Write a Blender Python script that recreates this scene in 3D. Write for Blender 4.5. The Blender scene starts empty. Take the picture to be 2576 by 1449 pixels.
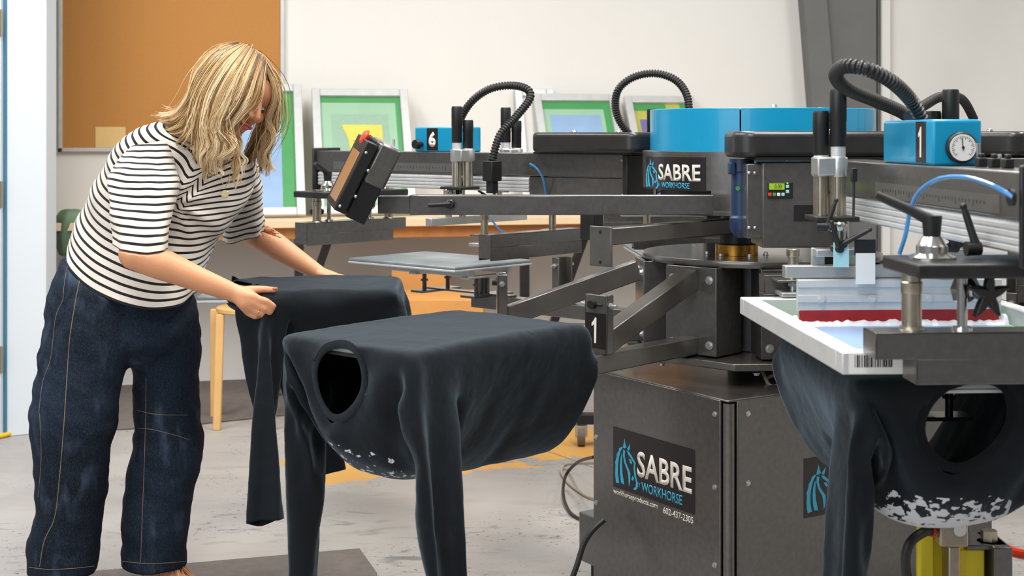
import bpy, bmesh, math, random
import numpy as np
from mathutils import Vector, Matrix, noise
from mathutils.bvhtree import BVHTree
random.seed(7)
C = bpy.context.collection
sc = bpy.context.scene
# ------------------------------------------------------------------ camera
FPX, HOR, EYE = 3493.0, 342.0, 1.36
cam = bpy.data.cameras.new('camera'); camo = bpy.data.objects.new('camera', cam); C.objects.link(camo)
camo.location = (0, 0, EYE); camo.rotation_euler = (math.pi/2, 0, 0)
cam.sensor_width = 36; cam.lens = 36*FPX/2576; cam.shift_y = -(724.5-HOR)/2576
cam.clip_start = .05
cam.dof.use_dof = True; cam.dof.focus_distance = 3.7; cam.dof.aperture_fstop = 6.3
sc.camera = camo
# ------------------------------------------------------------------ world, lights, exposure
w = bpy.data.worlds.new('world'); w.use_nodes = True; sc.world = w
w.node_tree.nodes['Background'].inputs[0].default_value = (.86, .93, 1, 1)
w.node_tree.nodes['Background'].inputs[1].default_value = .22
def area(loc, rot, sx, sy, e, col):
    l = bpy.data.lights.new('area_light', 'AREA'); l.shape = 'RECTANGLE'; l.size = sx; l.size_y = sy
    l.energy = e; l.color = col
    o = bpy.data.objects.new('area_light', l); C.objects.link(o); o.location = loc; o.rotation_euler = [math.radians(a) for a in rot]
    return o
# broad cool area light behind and left of the camera, its source unseen
area((-3.2, -1.2, 2.6), (66, 0, -38), 4.0, 3.0, 88, (.90, .95, 1))
# ceiling fluorescent rows
for lx, ly in ((-2.2, 5.0), (.6, 5.0), (-1.4, 3.0), (1.2, 3.0), (3.2, 4.6), (-.2, 1.0)):
    area((lx, ly, 3.82), (0, 0, 0), .5, 2.0, 66, (1, .975, .94))
sc.view_settings.view_transform = 'Standard'; sc.view_settings.look = 'None'
sc.view_settings.exposure = .27; sc.view_settings.gamma = 1; sc.view_settings.use_curve_mapping = False
# ------------------------------------------------------------------ helpers
def at(px, py, Y):
    return Vector(((px-1288)/FPX*Y, Y, EYE-(py-HOR)/FPX*Y))
def unit(v): return v.normalized() if v.length > 1e-9 else Vector((0, 0, 1))
class MB:
    def __init__(s): s.v = []; s.f = []
    def add(s, vs, fs):
        n = len(s.v); s.v += [tuple(p) for p in vs]; s.f += [tuple(i+n for i in f) for f in fs]; return s
    def box(s, a, b, M=None):
        (x0, y0, z0), (x1, y1, z1) = a, b
        vs = [Vector((x, y, z)) for x in (x0, x1) for y in (y0, y1) for z in (z0, z1)]
        if M: vs = [M @ p for p in vs]
        return s.add(vs, [(0,1,3,2),(4,6,7,5),(0,4,5,1),(2,3,7,6),(0,2,6,4),(1,5,7,3)])
    def cbox(s, c, sz, rot=None):
        M = Matrix.Translation(c) @ (rot.to_4x4() if rot else Matrix())
        h = [k/2 for k in sz]
        return s.box([-k for k in h], h, M)
    def bar(s, p0, p1, wd, ht, up=(0, 0, 1)):
        p0, p1 = Vector(p0), Vector(p1); d = p1-p0; x = unit(d); y = unit(Vector(up).cross(x)); z = x.cross(y)
        R = Matrix((x, y, z)).transposed().to_4x4()
        return s.box((0, -wd/2, -ht/2), (d.length, wd/2, ht/2), Matrix.Translation(p0) @ R)
    def loft(s, rings, closed=True, cap=False):
        n = len(rings[0]); base = []
        vs = [p for r in rings for p in r]; fs = []
        for i in range(len(rings)-1):
            for j in range(n if closed else n-1):
                k = (j+1) % n
                fs.append((i*n+j, i*n+k, (i+1)*n+k, (i+1)*n+j))
        if cap:
            fs.append(tuple(range(n))[::-1]); fs.append(tuple((len(rings)-1)*n+j for j in range(n)))
        return s.add(vs, fs)
    def tube(s, pts, r, n=10, cap=True, res=None):
        pts = [Vector(p) for p in pts]
        if res: pts, r = smooth_path(pts, r, res)
        if not isinstance(r, (list, tuple)): r = [r]*len(pts)
        up = Vector((0, 0, 1)) if abs(unit(pts[1]-pts[0]).z) < .9 else Vector((1, 0, 0))
        t = unit(pts[1]-pts[0]); a = unit(up.cross(t)); rings = []
        for i, p in enumerate(pts):
            t = unit(pts[min(i+1, len(pts)-1)]-pts[max(i-1, 0)])
            a = unit(a-t*a.dot(t)); b = t.cross(a)
            rings.append([p+(a*math.cos(2*math.pi*k/n)+b*math.sin(2*math.pi*k/n))*r[i] for k in range(n)])
        return s.loft(rings, True, cap)
    def cyl(s, p0, p1, r0, r1=None, n=24):
        return s.tube([p0, p1], [r0, r0 if r1 is None else r1], n)
    def lathe(s, c, prof, n=32, axis='z', R=None):
        rings = []
        for r, h in prof:
            ring = []
            for k in range(n):
                q = Vector((r*math.cos(2*math.pi*k/n), r*math.sin(2*math.pi*k/n), h))
                if R: q = R @ q
                ring.append(Vector(c)+q)
            rings.append(ring)
        return s.loft(rings, True, True)
    def prism(s, poly, o, ex, ey, depth):
        o, ex, ey = Vector(o), Vector(ex), Vector(ey); nz = unit(ex.cross(ey))*depth
        a = [o+ex*x+ey*y for x, y in poly]; n = len(poly)
        return s.add(a+[p+nz for p in a], [tuple(range(n))[::-1], tuple(range(n, 2*n))]+[(i, (i+1) % n, n+(i+1) % n, n+i) for i in range(n)])
    def sphere(s, c, r, sc3=(1, 1, 1), R=None, n=16):
        rings = []
        for i in range(1, n):
            a = math.pi*i/n
            ring = []
            for k in range(2*n):
                q = Vector((math.sin(a)*math.cos(math.pi*k/n)*sc3[0], math.sin(a)*math.sin(math.pi*k/n)*sc3[1], -math.cos(a)*sc3[2]))*r
                if R: q = R @ q
                ring.append(Vector(c)+q)
            rings.append(ring)
        return s.loft(rings, True, True)
    def caps(s, p0, r0, p1, r1, n=16):
        p0, p1 = Vector(p0), Vector(p1); d = unit(p1-p0)
        pts = []; rr = []
        for k in range(6):
            a = math.pi/2*(1-k/5); pts.append(p0-d*r0*math.sin(a)); rr.append(max(r0*math.cos(a), r0*.03))
        for k in range(6):
            a = math.pi/2*(k/5); pts.append(p1+d*r1*math.sin(a)); rr.append(max(r1*math.cos(a), r1*.03))
        return s.tube(pts, rr, n)
    def build(s, name, mat, parent=None, bevel=0, smooth=35, seg=2):
        me = bpy.data.meshes.new(name); me.from_pydata(s.v, [], s.f)
        bm = bmesh.new(); bm.from_mesh(me); bmesh.ops.recalc_face_normals(bm, faces=bm.faces); bm.to_mesh(me); bm.free()
        o = bpy.data.objects.new(name, me); C.objects.link(o)
        me.materials.append(mat)
        if parent is not None: o.parent = parent
        if bevel:
            m = o.modifiers.new('bevel', 'BEVEL'); m.width = bevel; m.segments = seg; m.limit_method = 'ANGLE'; m.angle_limit = math.radians(40)
        if smooth: me.shade_smooth(); me.set_sharp_from_angle(angle=math.radians(smooth))
        return o
def smooth_path(pts, r, res):
    P = []; R = []
    rr = r if isinstance(r, (list, tuple)) else [r]*len(pts)
    n = len(pts)
    for i in range(n-1):
        p0 = pts[max(i-1, 0)]; p1 = pts[i]; p2 = pts[i+1]; p3 = pts[min(i+2, n-1)]
        for k in range(res):
            t = k/res
            P.append(.5*((2*p1)+(p2-p0)*t+(2*p0-5*p1+4*p2-p3)*t*t+(3*p1-p0-3*p2+p3)*t**3)); R.append(rr[i]+(rr[i+1]-rr[i])*t)
    P.append(pts[-1]); R.append(rr[-1])
    return P, R
def tag(o, label=None, cat=None, group=None, kind=None):
    if label: o['label'] = label
    if cat: o['category'] = cat
    if group: o['group'] = group
    if kind: o['kind'] = kind
    return o
def thing(name, label, cat, loc=(0, 0, 0), rz=0, group=None):
    o = bpy.data.objects.new(name, None); C.objects.link(o); o.location = loc; o.rotation_euler = (0, 0, rz)
    o.empty_display_size = .05
    return tag(o, label, cat, group)
def world_local(root, p):      # world point to the local frame of a root that is only moved and turned about z
    q = Vector(p)-Vector(root.location); a = -root.rotation_euler.z
    return Vector((q.x*math.cos(a)-q.y*math.sin(a), q.x*math.sin(a)+q.y*math.cos(a), q.z))
def copy_tree(o, parent=None):
    c = o.copy(); C.objects.link(c)
    if parent is not None: c.parent = parent
    for ch in list(o.children): copy_tree(ch, c)
    return c
# ------------------------------------------------------------------ materials
def lin(c): return tuple(((x/255)/12.92 if x/255 <= .04045 else ((x/255+.055)/1.055)**2.4) for x in c)
def mat(name, rgb, rough=.5, metal=0, vary=.0, vscale=20, bump=0, bscale=200, coat=0, emit=None, spec=.5, sheen=0, alpha=1, trans=0, dark=.6):
    m = bpy.data.materials.new(name); m.use_nodes = True; nt = m.node_tree; b = nt.nodes['Principled BSDF']
    col = (*lin(rgb), 1)
    b.inputs['Base Color'].default_value = col; b.inputs['Roughness'].default_value = rough; b.inputs['Metallic'].default_value = metal
    b.inputs['Specular IOR Level'].default_value = spec; b.inputs['Coat Weight'].default_value = coat; b.inputs['Coat Roughness'].default_value = .08 if coat < .7 else .2
    if coat > .7: b.inputs['Coat IOR'].default_value = 1.75
    b.inputs['Alpha'].default_value = alpha; b.inputs['Transmission Weight'].default_value = trans
    if sheen: b.inputs['Sheen Weight'].default_value = sheen; b.inputs['Sheen Roughness'].default_value = .35; b.inputs['Sheen Tint'].default_value = (.62, .82, 1, 1)
    tc = nt.nodes.new('ShaderNodeTexCoord')
    if vary:
        n = nt.nodes.new('ShaderNodeTexNoise'); n.inputs['Scale'].default_value = vscale; n.inputs['Detail'].default_value = 5
        nt.links.new(tc.outputs['Object'], n.inputs['Vector'])
        r = nt.nodes.new('ShaderNodeMapRange'); r.inputs[1].default_value = .3; r.inputs[2].default_value = .7
        nt.links.new(n.outputs['Fac'], r.inputs[0])
        mx = nt.nodes.new('ShaderNodeMix'); mx.data_type = 'RGBA'
        mx.inputs['A'].default_value = tuple(c*(1-vary) for c in col[:3])+(1,); mx.inputs['B'].default_value = tuple(min(1, c*(1+vary)) for c in col[:3])+(1,)
        nt.links.new(r.outputs[0], mx.inputs['Factor']); nt.links.new(mx.outputs['Result'], b.inputs['Base Color'])
    if bump:
        n = nt.nodes.new('ShaderNodeTexNoise'); n.inputs['Scale'].default_value = bscale; n.inputs['Detail'].default_value = 3
        nt.links.new(tc.outputs['Object'], n.inputs['Vector'])
        bp = nt.nodes.new('ShaderNodeBump'); bp.inputs['Strength'].default_value = bump; bp.inputs['Distance'].default_value = .002
        nt.links.new(n.outputs['Fac'], bp.inputs['Height']); nt.links.new(bp.outputs[0], b.inputs['Normal'])
    if emit: b.inputs['Emission Color'].default_value = (*lin(emit[0]), 1); b.inputs['Emission Strength'].default_value = emit[1]
    return m
M = {}
M['steel'] = mat('powder_coated_steel', (74, 71, 68), .42, .4, .18, 60, .25, 900, coat=1)
M['steel2'] = mat('dusty_powder_coated_steel', (80, 76, 71), .42, .4, .3, 9, .25, 900, coat=1)
M['scale'] = mat('satin_scale', (126, 124, 120), .25, .6, .05, 30)
M['steeld'] = mat('black_steel', (40, 40, 41), .35, .2, .15, 30, .2, 700)
M['black'] = mat('black_plastic', (24, 24, 25), .42, 0, .1, 40, .1, 500)
M['gloss'] = mat('glossy_black_cover', (42, 41, 40), .28, 0, .15, 25, .1, 600)
M['blue'] = mat('cyan_blue_paint', (0, 142, 186), .32, 0, .04, 5, .05, 400, coat=.3)
M['navy'] = mat('dark_blue_motor_paint', (28, 50, 84), .35, 0, .1, 20)
M['alu'] = mat('brushed_aluminium', (192, 192, 190), .34, .75, .08, 30, .15, 300)
M['aluw'] = mat('white_aluminium_frame', (205, 206, 206), .45, .35, .06, 20, .2, 200)
M['chrome'] = mat('chrome', (205, 203, 198), .16, 1, .03, 30)
M['nickel'] = mat('nickel_plated', (178, 168, 150), .28, .9, .08, 60)
M['brass'] = mat('brass', (176, 128, 52), .3, .95, .15, 40)
M['zinc'] = mat('zinc_bolt', (196, 198, 198), .3, .8, .15, 80)
M['wall'] = mat('white_painted_wall', (231, 229, 225), .85, 0, .015, 1.5, .15, 60)
M['wall2'] = mat('cool_white_painted_wall', (210, 217, 223), .8, 0, .015, 2, .15, 60)
M['insul'] = mat('white_vinyl_insulation', (228, 226, 222), .6, 0, .02, 3, .5, 6)
M['ceil'] = mat('white_ceiling', (225, 224, 220), .9)
M['column'] = mat('grey_painted_column', (104, 104, 103), .6, 0, .06, 5, .1, 200)
M['cork'] = mat('cork', (188, 131, 69), .9, 0, .14, 260, .6, 500)
M['card'] = mat('cardboard', (214, 152, 84), .85, 0, .05, 12, .2, 200)
M['wood'] = mat('pale_birch', (226, 200, 164), .5, 0, .05, 6)
M['woodo'] = mat('orange_pine', (190, 128, 70), .6, 0, .12, 14)
M['stool'] = mat('blond_wood', (222, 176, 112), .5, 0, .06, 10)
M['rubber'] = mat('dark_grey_mat', (112, 104, 99), .9, 0, .12, 30, .6, 400)
M['platen'] = mat('worn_platen_rubber', (136, 146, 152), .42, .3, .25, 8, .15, 200)
M['cotton'] = mat('black_cotton', (13, 19, 25), .8, 0, .12, 9, .4, 1400, sheen=.3, spec=.25)
M['rib'] = mat('black_ribbed_cotton', (14, 18, 22), .9, 0, .1, 60, .8, 900, sheen=.2, spec=.2)
M['paint'] = mat('white_ink_print', (216, 218, 224), .5)
M['white'] = mat('white_lettering', (232, 226, 214), .5)
M['cyan'] = mat('cyan_lettering', (58, 172, 208), .5)
M['decal'] = mat('black_decal', (33, 28, 29), .3, 0, .1, 30)
M['red'] = mat('red_rubber_blade', (150, 20, 22), .35, 0, .15, 40)
M['redbtn'] = mat('red_button', (222, 62, 28), .35)
M['yellow'] = mat('yellow_paint', (236, 214, 30), .4)
M['green'] = mat('green_emulsion', (70, 150, 86), .4, 0, .06, 6)
M['mint'] = mat('pale_green_emulsion', (150, 190, 160), .5, 0, .05, 6)
M['bluem'] = mat('blue_emulsion', (142, 172, 208), .35, 0, .1, 5)
M['violet'] = mat('violet_emulsion', (118, 110, 172), .5, 0, .15, 8)
M['olive'] = mat('olive_emulsion', (178, 176, 78), .5, 0, .2, 9)
M['lemon'] = mat('yellow_emulsion', (214, 202, 86), .5, 0, .08, 10)
M['greymesh'] = mat('grey_screen_mesh', (146, 178, 156), .5, 0, .05, 40)
M['screen'] = mat('amber_touch_screen', (168, 122, 80), .12, 0, .06, 6, coat=.6)
M['lcd'] = mat('green_lcd', (120, 150, 40), .3, emit=((150, 190, 40), .35))
M['ledg'] = mat('green_led', (60, 220, 70), .3, emit=((80, 255, 80), 1.5))
M['tube'] = mat('blue_air_line', (70, 150, 215), .15, 0, coat=.5, trans=.3)
M['ink'] = mat('thick_white_ink', (226, 229, 234), .3, 0, .03, 40, .6, 120)
M['cable'] = mat('black_cable', (34, 34, 34), .45)
M['cablew'] = mat('beige_cable', (176, 162, 142), .5)
M['ycable'] = mat('yellow_cable', (222, 180, 28), .5)
M['bag'] = mat('green_fabric', (100, 124, 98), .85, 0, .15, 14, .4, 200)
M['paper'] = mat('manila_paper', (224, 190, 128), .8, 0, .04, 9)
M['skin'] = mat('skin', (214, 152, 112), .5, 0, .06, 14, .08, 500)
M['lips'] = mat('lips', (196, 112, 100), .45)
M['gold'] = mat('gold', (214, 190, 140), .25, .9)
M['teal'] = mat('teal_paint', (52, 112, 140), .5)
M['hinge'] = mat('hinge_metal', (160, 150, 130), .4, .7)
M['gaugew'] = mat('gauge_face', (228, 228, 226), .3, coat=.5)
M['paleblue'] = mat('pale_blue_plastic', (160, 206, 214), .4)
M['tray'] = mat('blue_plastic', (40, 104, 176), .4)
M['stain'] = mat('dark_stain', (60, 60, 60), .7)
M['skin'].node_tree.nodes['Principled BSDF'].inputs['Subsurface Weight'].default_value = .12
M['skin'].node_tree.nodes['Principled BSDF'].inputs['Subsurface Radius'].default_value = (.012, .004, .002)
def text_on(s, o, ex, ey, width, height, m, parent, name, bold=.0, lift=.0006, conform=None, shear=0):
    """lettering: s fitted in width x height, lower left corner o, axes ex / ey"""
    cu = bpy.data.curves.new('tmp', 'FONT'); cu.body = s; cu.offset = bold; cu.resolution_u = 3; cu.shear = shear
    ob = bpy.data.objects.new('tmp', cu); C.objects.link(ob)
    dg = bpy.context.evaluated_depsgraph_get(); me0 = ob.evaluated_get(dg).to_mesh()
    bm = bmesh.new(); bm.from_mesh(me0); bpy.data.objects.remove(ob)
    xs = [v.co.x for v in bm.verts]; ys = [v.co.y for v in bm.verts]; x0, x1, y0, y1 = min(xs), max(xs), min(ys), max(ys)
    r = bmesh.ops.extrude_face_region(bm, geom=bm.faces[:])
    for g in r['geom']:
        if isinstance(g, bmesh.types.BMVert): g.co.z = 1
    ex, ey = unit(Vector(ex)), unit(Vector(ey)); nz = ex.cross(ey)
    for v in bm.verts:
        a = (v.co.x-x0)/(x1-x0)*width; b = (v.co.y-y0)/(y1-y0)*height; c = lift*(1 if v.co.z > .5 else .1)
        v.co = conform(a, b, c) if conform else Vector(o)+ex*a+ey*b+nz*c
    bmesh.ops.recalc_face_normals(bm, faces=bm.faces)
    me = bpy.data.meshes.new(name); bm.to_mesh(me); bm.free(); me.materials.append(m)
    q = bpy.data.objects.new(name, me); C.objects.link(q); q.parent = parent
    return q
ONE = [(.36,.02),(.42,0),(.58,0),(.64,.02),(.68,.97),(.62,1.0),(.50,1.0),(.40,.94),(.20,.84),(.04,.78),(.0,.72),(.04,.66),(.12,.66),(.36,.74)]
def one_on(o, ex, ey, wd, ht, m, parent, lift=.0006):
    ex, ey = unit(Vector(ex)), unit(Vector(ey))
    return MB().prism([(x*wd, y*ht) for x, y in ONE], o, ex, ey, lift).build('numeral', m, parent, smooth=0)
# horse head emblem, drawn in a unit square (x right, y up)
HORSE = [
 [(.06,.02),(.02,.22),(.04,.40),(.02,.44),(.09,.56),(.09,.62),(.18,.70),(.20,.76),(.30,.80),(.36,.80),(.26,.70),(.19,.56),(.15,.40),(.15,.22),(.20,.04)],
 [(.28,.06),(.24,.22),(.23,.40),(.26,.56),(.32,.68),(.33,.60),(.32,.46),(.34,.28),(.42,.04)],
 [(.36,.80),(.44,1.0),(.47,.88),(.52,.82),(.44,.79)],
 [(.54,.80),(.68,.92),(.66,.82),(.62,.76)],
 [(.38,.76),(.36,.64),(.42,.50),(.50,.40),(.56,.34),(.60,.20),(.62,.02),(.68,.16),(.68,.32),(.58,.42),(.50,.50),(.44,.62),(.46,.74)],
 [(.52,.76),(.64,.74),(.76,.66),(.90,.56),(.88,.46),(.92,.30),(.99,.16),(.97,.05),(.88,.0),(.80,.02),(.90,.07),(.93,.16),(.85,.30),(.82,.44),(.84,.54),(.72,.62),(.60,.68)],
 [(.62,.60),(.70,.60),(.76,.54),(.72,.50),(.66,.54)],
 [(.72,.20),(.78,.28),(.84,.24),(.80,.18)],
]
def horse_on(o, ex, ey, wd, ht, m, parent, conform=None):
    mb = MB(); ex, ey = unit(Vector(ex)), unit(Vector(ey)); nz = ex.cross(ey)
    for poly in HORSE:
        n = len(poly); vs = []
        for c in (.0001, .0007):
            for x, y in poly: vs.append(conform(x*wd, y*ht, c) if conform else Vector(o)+ex*x*wd+ey*y*ht+nz*c)
        mb.add(vs, [tuple(range(n))[::-1], tuple(range(n, 2*n))]+[(i, (i+1) % n, n+(i+1) % n, n+i) for i in range(n)])
    return mb.build('horse_emblem', m, parent, smooth=0)
# ------------------------------------------------------------------ room
def floor_mat():
    m = bpy.data.materials.new('concrete_floor'); m.use_nodes = True; nt = m.node_tree; N = nt.nodes; L = nt.links; b = N['Principled BSDF']
    geo = N.new('ShaderNodeNewGeometry')
    def nz(scale, det=6, dist=0, stretch=None):
        n = N.new('ShaderNodeTexNoise'); n.inputs['Scale'].default_value = scale; n.inputs['Detail'].default_value = det; n.inputs['Distortion'].default_value = dist
        if stretch:
            mp = N.new('ShaderNodeMapping'); mp.inputs['Scale'].default_value = stretch; L.new(geo.outputs['Position'], mp.inputs[0]); L.new(mp.outputs[0], n.inputs['Vector'])
        else: L.new(geo.outputs['Position'], n.inputs['Vector'])
        return n.outputs['Fac']
    def rng(s, a, b_, c=0, d=1):
        r = N.new('ShaderNodeMapRange'); r.inputs[1].default_value = a; r.inputs[2].default_value = b_; r.inputs[3].default_value = c; r.inputs[4].default_value = d; L.new(s, r.inputs[0]); return r.outputs[0]
    def mix(f, a, bcol):
        x = N.new('ShaderNodeMix'); x.data_type = 'RGBA'; L.new(f, x.inputs['Factor'])
        if isinstance(a, tuple): x.inputs['A'].default_value = (*lin(a), 1)
        else: L.new(a, x.inputs['A'])
        x.inputs['B'].default_value = (*lin(bcol), 1); return x.outputs['Result']
    def math_(op, a, c):
        x = N.new('ShaderNodeMath'); x.operation = op
        for i, k in enumerate((a, c)):
            if isinstance(k, (int, float)): x.inputs[i].default_value = k
            else: L.new(k, x.inputs[i])
        return x.outputs[0]
    col = mix(rng(nz(.9, 8, .6), .35, .65), (150, 147, 146), (180, 175, 170))
    col = mix(rng(nz(3, 8, .3, (1, 3, 1)), .55, .72, 0, .5), col, (150, 142, 134))
    specks = math_('MULTIPLY', rng(nz(55, 3), .63, .67), rng(nz(1.6, 2), .44, .58))
    col = mix(math_('MULTIPLY', specks, .8), col, (62, 60, 62))
    smear = math_('MULTIPLY', rng(nz(7, 5, .8, (1, 2.5, 1)), .56, .70), rng(nz(.8, 2), .47, .6))
    col = mix(math_('MULTIPLY', smear, .7), col, (86, 88, 96))
    # worn yellow paint marks
    sep = N.new('ShaderNodeSeparateXYZ'); L.new(geo.outputs['Position'], sep.inputs[0])
    e = nz(9, 5)
    tot = None
    for cx, cy, hx, hy, ang in ((-.45, 5.78, .46, .24, 20), (.30, 6.15, .36, .3, 5)):
        ca, sa = math.cos(math.radians(ang)), math.sin(math.radians(ang))
        dx = math_('SUBTRACT', sep.outputs[0], cx); dy = math_('SUBTRACT', sep.outputs[1], cy)
        u = math_('ADD', math_('MULTIPLY', dx, ca), math_('MULTIPLY', dy, sa)); v = math_('SUBTRACT', math_('MULTIPLY', dy, ca), math_('MULTIPLY', dx, sa))
        d = math_('MAXIMUM', math_('DIVIDE', math_('ABSOLUTE', u, 0), hx), math_('DIVIDE', math_('ABSOLUTE', v, 0), hy))
        d = math_('ADD', d, math_('MULTIPLY', math_('SUBTRACT', e, .5), 1.5))
        k = rng(d, .9, 1.05, 1, 0)
        tot = k if tot is None else math_('MAXIMUM', tot, k)
    col = mix(math_('MULTIPLY', tot, .85), col, (214, 158, 62))
    # control joint
    vn = nz(12, 3); j = math_('ABSOLUTE', math_('SUBTRACT', math_('ADD', sep.outputs[0], math_('MULTIPLY', sep.outputs[1], .62)), math_('ADD', 3.86, math_('MULTIPLY', vn, .012))), 0)
    col = mix(rng(j, .003, .007, .8, 0), col, (92, 88, 84))
    L.new(col, b.inputs['Base Color']); L.new(rng(nz(4, 4), .3, .7, .38, .6), b.inputs['Roughness'])
    bp = N.new('ShaderNodeBump'); bp.inputs['Strength'].default_value = .25; bp.inputs['Distance'].default_value = .003; L.new(nz(60, 5), bp.inputs['Height']); L.new(bp.outputs[0], b.inputs['Normal'])
    return m
tag(MB().box((-5, -3.5, -.1), (6.5, 9.6, 0)).build('floor', floor_mat(), smooth=0), kind='structure')
# the back wall runs slightly away to the right
KW = math.tan(math.radians(12)); WA = 8.0; WROT = math.radians(12)
def W(px, py, off=0):
    """point on the back wall (or off metres in front of it) seen at a pixel"""
    Y = (WA-off/math.cos(WROT))/(1-KW*(px-1288)/FPX); return at(px, py, Y)
def wy(x, off=0): return WA+KW*x-off/math.cos(WROT)
wf = [(-5, wy(-5)), (6.5, wy(6.5)), (6.5, wy(6.5)+.15), (-5, wy(-5)+.15)]
tag(MB().prism(wf, (0, 0, 0), (1, 0, 0), (0, 1, 0), 4.0).build('wall_back', M['wall'], smooth=0), kind='structure')
tag(MB().prism([(-5, -3.5), (6.5, -3.5), (6.5, wy(6.5)), (-5, wy(-5))], (0, 0, 3.9), (1, 0, 0), (0, 1, 0), .1).build('ceiling', M['ceil'], smooth=0), kind='structure')
tag(MB().box((6.35, -3.5, 0), (6.5, wy(6.4), 3.9)).build('wall_right', M['wall'], smooth=0), kind='structure')
# short wall end on the left, seen almost edge on, with the door in front of it
PY = 6.28
xl = at(20, 0, PY).x; xr = at(117, 0, 6.72).x
xr = at(117, 0, 6.36).x
tag(MB().prism([(xl, PY), (xr, 6.36), (xr, 6.5), (xl-1.3, 6.5), (xl-1.3, PY)], (0, 0, 0), (1, 0, 0), (0, 1, 0), 3.9).build('wall_left', M['wall2'], bevel=.004), kind='structure')
tag(MB().box((xl-.014, PY-.02, 0), (xl-.003, PY-.001, 3.9)).build('trim_1', M['teal'], smooth=0), kind='structure')
d = tag(MB().box((xl-1.0, PY-.05, .01), (xl-.015, PY-.004, 3.9)).build('door_1', M['wall2'], bevel=.003), kind='structure')
for py in (60, 488, 900):
    z = at(0, py, PY).z
    MB().box((xl-.024, PY-.054, z-.055), (xl-.004, PY-.046, z+.055)).cyl((xl-.010, PY-.054, z-.06), (xl-.010, PY-.054, z+.06), .006, n=10).build('door_hinge', M['hinge'], d)
# grey tapered steel column by the right part of the back wall, insulation sheet beyond
cb0 = W(2204, 0, .2); cx1 = cb0.x; CY = cb0.y
pA, pB = at(2017, 0, CY), at(2040, 275, CY)
col = thing('steel_column', 'tapered grey steel building column against the white back wall', 'column', (cx1-.15, CY, 0))
col['kind'] = 'structure'
def cbx(mb, y0, y1, dx0, dx1):
    zs = (0, 3.9); k = (pA.x-pB.x)/(pA.z-pB.z); vs = []
    for z in zs:
        xe = pB.x+(z-pB.z)*k
        for x in (xe+dx0, xe+dx1 if dx1 is not None else cx1):
            for y in (y0, y1): vs.append(Vector((x, y, z))-col.location)
    mb.add(vs, [(0,1,3,2),(4,6,7,5),(0,4,5,1),(2,3,7,6),(0,2,6,4),(1,5,7,3)])
mb = MB(); cbx(mb, CY, CY+.14, .13, None); mb.build('web', M['column'], col)
mb = MB(); cbx(mb, CY-.06, CY+.14, 0, .135); mb.build('flange', M['column'], col)
mb = MB()
nx, nzz = 40, 40; x0, x1 = W(2206, 0, .06).x, 6.35
def sheet(x, z): return wy(x, .07)+.022*noise.noise(Vector((x*1.6, z*.7, 3)))+.012*math.sin(x*7+.6*math.sin(z*2))
mb.add([(x0+(x1-x0)*i/nx, sheet(x0+(x1-x0)*i/nx, 3.9*j/nzz), 3.9*j/nzz) for i in range(nx+1) for j in range(nzz+1)],
       [(i*(nzz+1)+j, (i+1)*(nzz+1)+j, (i+1)*(nzz+1)+j+1, i*(nzz+1)+j+1) for i in range(nx) for j in range(nzz)])
o = mb.build('trim_2', M['insul']); m_ = o.modifiers.new('s', 'SOLIDIFY'); m_.thickness = .01; tag(o, kind='structure')
q = W(2226, 0, .12)
tag(MB().box((q.x-.03, q.y-.03, 0), (q.x+.03, q.y+.03, 3.9)).build('trim_3', M['insul'], bevel=.01), kind='structure')
# ceiling lamps
for i, (lx, ly) in enumerate(((-2.2, 5.0), (.6, 5.0), (-1.4, 3.0), (1.2, 3.0), (3.2, 4.6), (-.2, 1.0))):
    t = thing('ceiling_light', 'long white fluorescent fixture hanging under the ceiling', 'light', (lx, ly, 3.9), 0, 'ceiling fluorescents')
    MB().box((-.27, -1.02, -.05), (.27, 1.02, 0)).build('housing', M['wall2'], t)
# cork board
a = W(158, 372, .015); b = W(705, 372, .015)
t = thing('cork_board', 'large cork pin board in a thin aluminium frame on the left of the back wall', 'board', (a.x, a.y, at(0, 371, 7.6).z), WROT)
W_, H_ = (b.xy-a.xy).length, 1.36
MB().box((0, -.012, 0), (W_, .01, H_)).build('cork_panel', M['cork'], t, smooth=0)
fr = MB(); f_ = .022
fr.box((-f_, -.02, -f_), (0, .013, H_+f_)).box((W_, -.02, -f_), (W_+f_, .013, H_+f_)).box((0, -.02, -f_), (W_, .013, 0)).box((0, -.02, H_), (W_, .013, H_+f_))
fr.build('frame', M['aluw'], t, bevel=.003)
for x in (-f_-.001, W_): MB().box((x, -.022, -f_-.001), (x+f_*.9, .0, -.003)).build('corner_cap', M['black'], t)
a = W(240, 319, .03); b = W(316, 371, .03)
o = MB().box((0, -.0008, 0), ((b.xy-a.xy).length, .0008, a.z-b.z)).build('paper_note', M['paper'], smooth=0); o.location = (a.x, a.y, b.z); o.rotation_euler = (0, 0, WROT)
tag(o, 'blank manila paper note pinned at the bottom of the cork board', 'paper')
# workbench
BD = .74                                      # bench depth
q0 = W(121, 0, BD); tz = .935
t = thing('workbench', 'long workbench with pale wooden top and black legs along the back wall', 'table', (q0.x, q0.y, 0), WROT)
BL = 3.95
MB().box((0, 0, tz-.04), (BL, BD-.02, tz)).build('tabletop', M['wood'], t, bevel=.003)
MB().box((.04, .05, tz-.10), (BL-.04, .08, tz-.04)).build('apron', M['woodo'], t, bevel=.002)
def bx_(px): return (W(px, 0, BD).xy-q0.xy).length
for px in (755, 1330, 1760):
    x = bx_(px); MB().bar((x, .1, tz-.09), (x, .1, 0), .045, .045, (0, 1, 0)).build('leg', M['steeld'], t, bevel=.003)
for px in (835, 1490):
    x = bx_(px); MB().bar((x, .12, tz-.09), (x-.28, .22, .02), .04, .04, (0, 1, 0)).build('brace', M['steeld'], t, bevel=.003)
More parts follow.
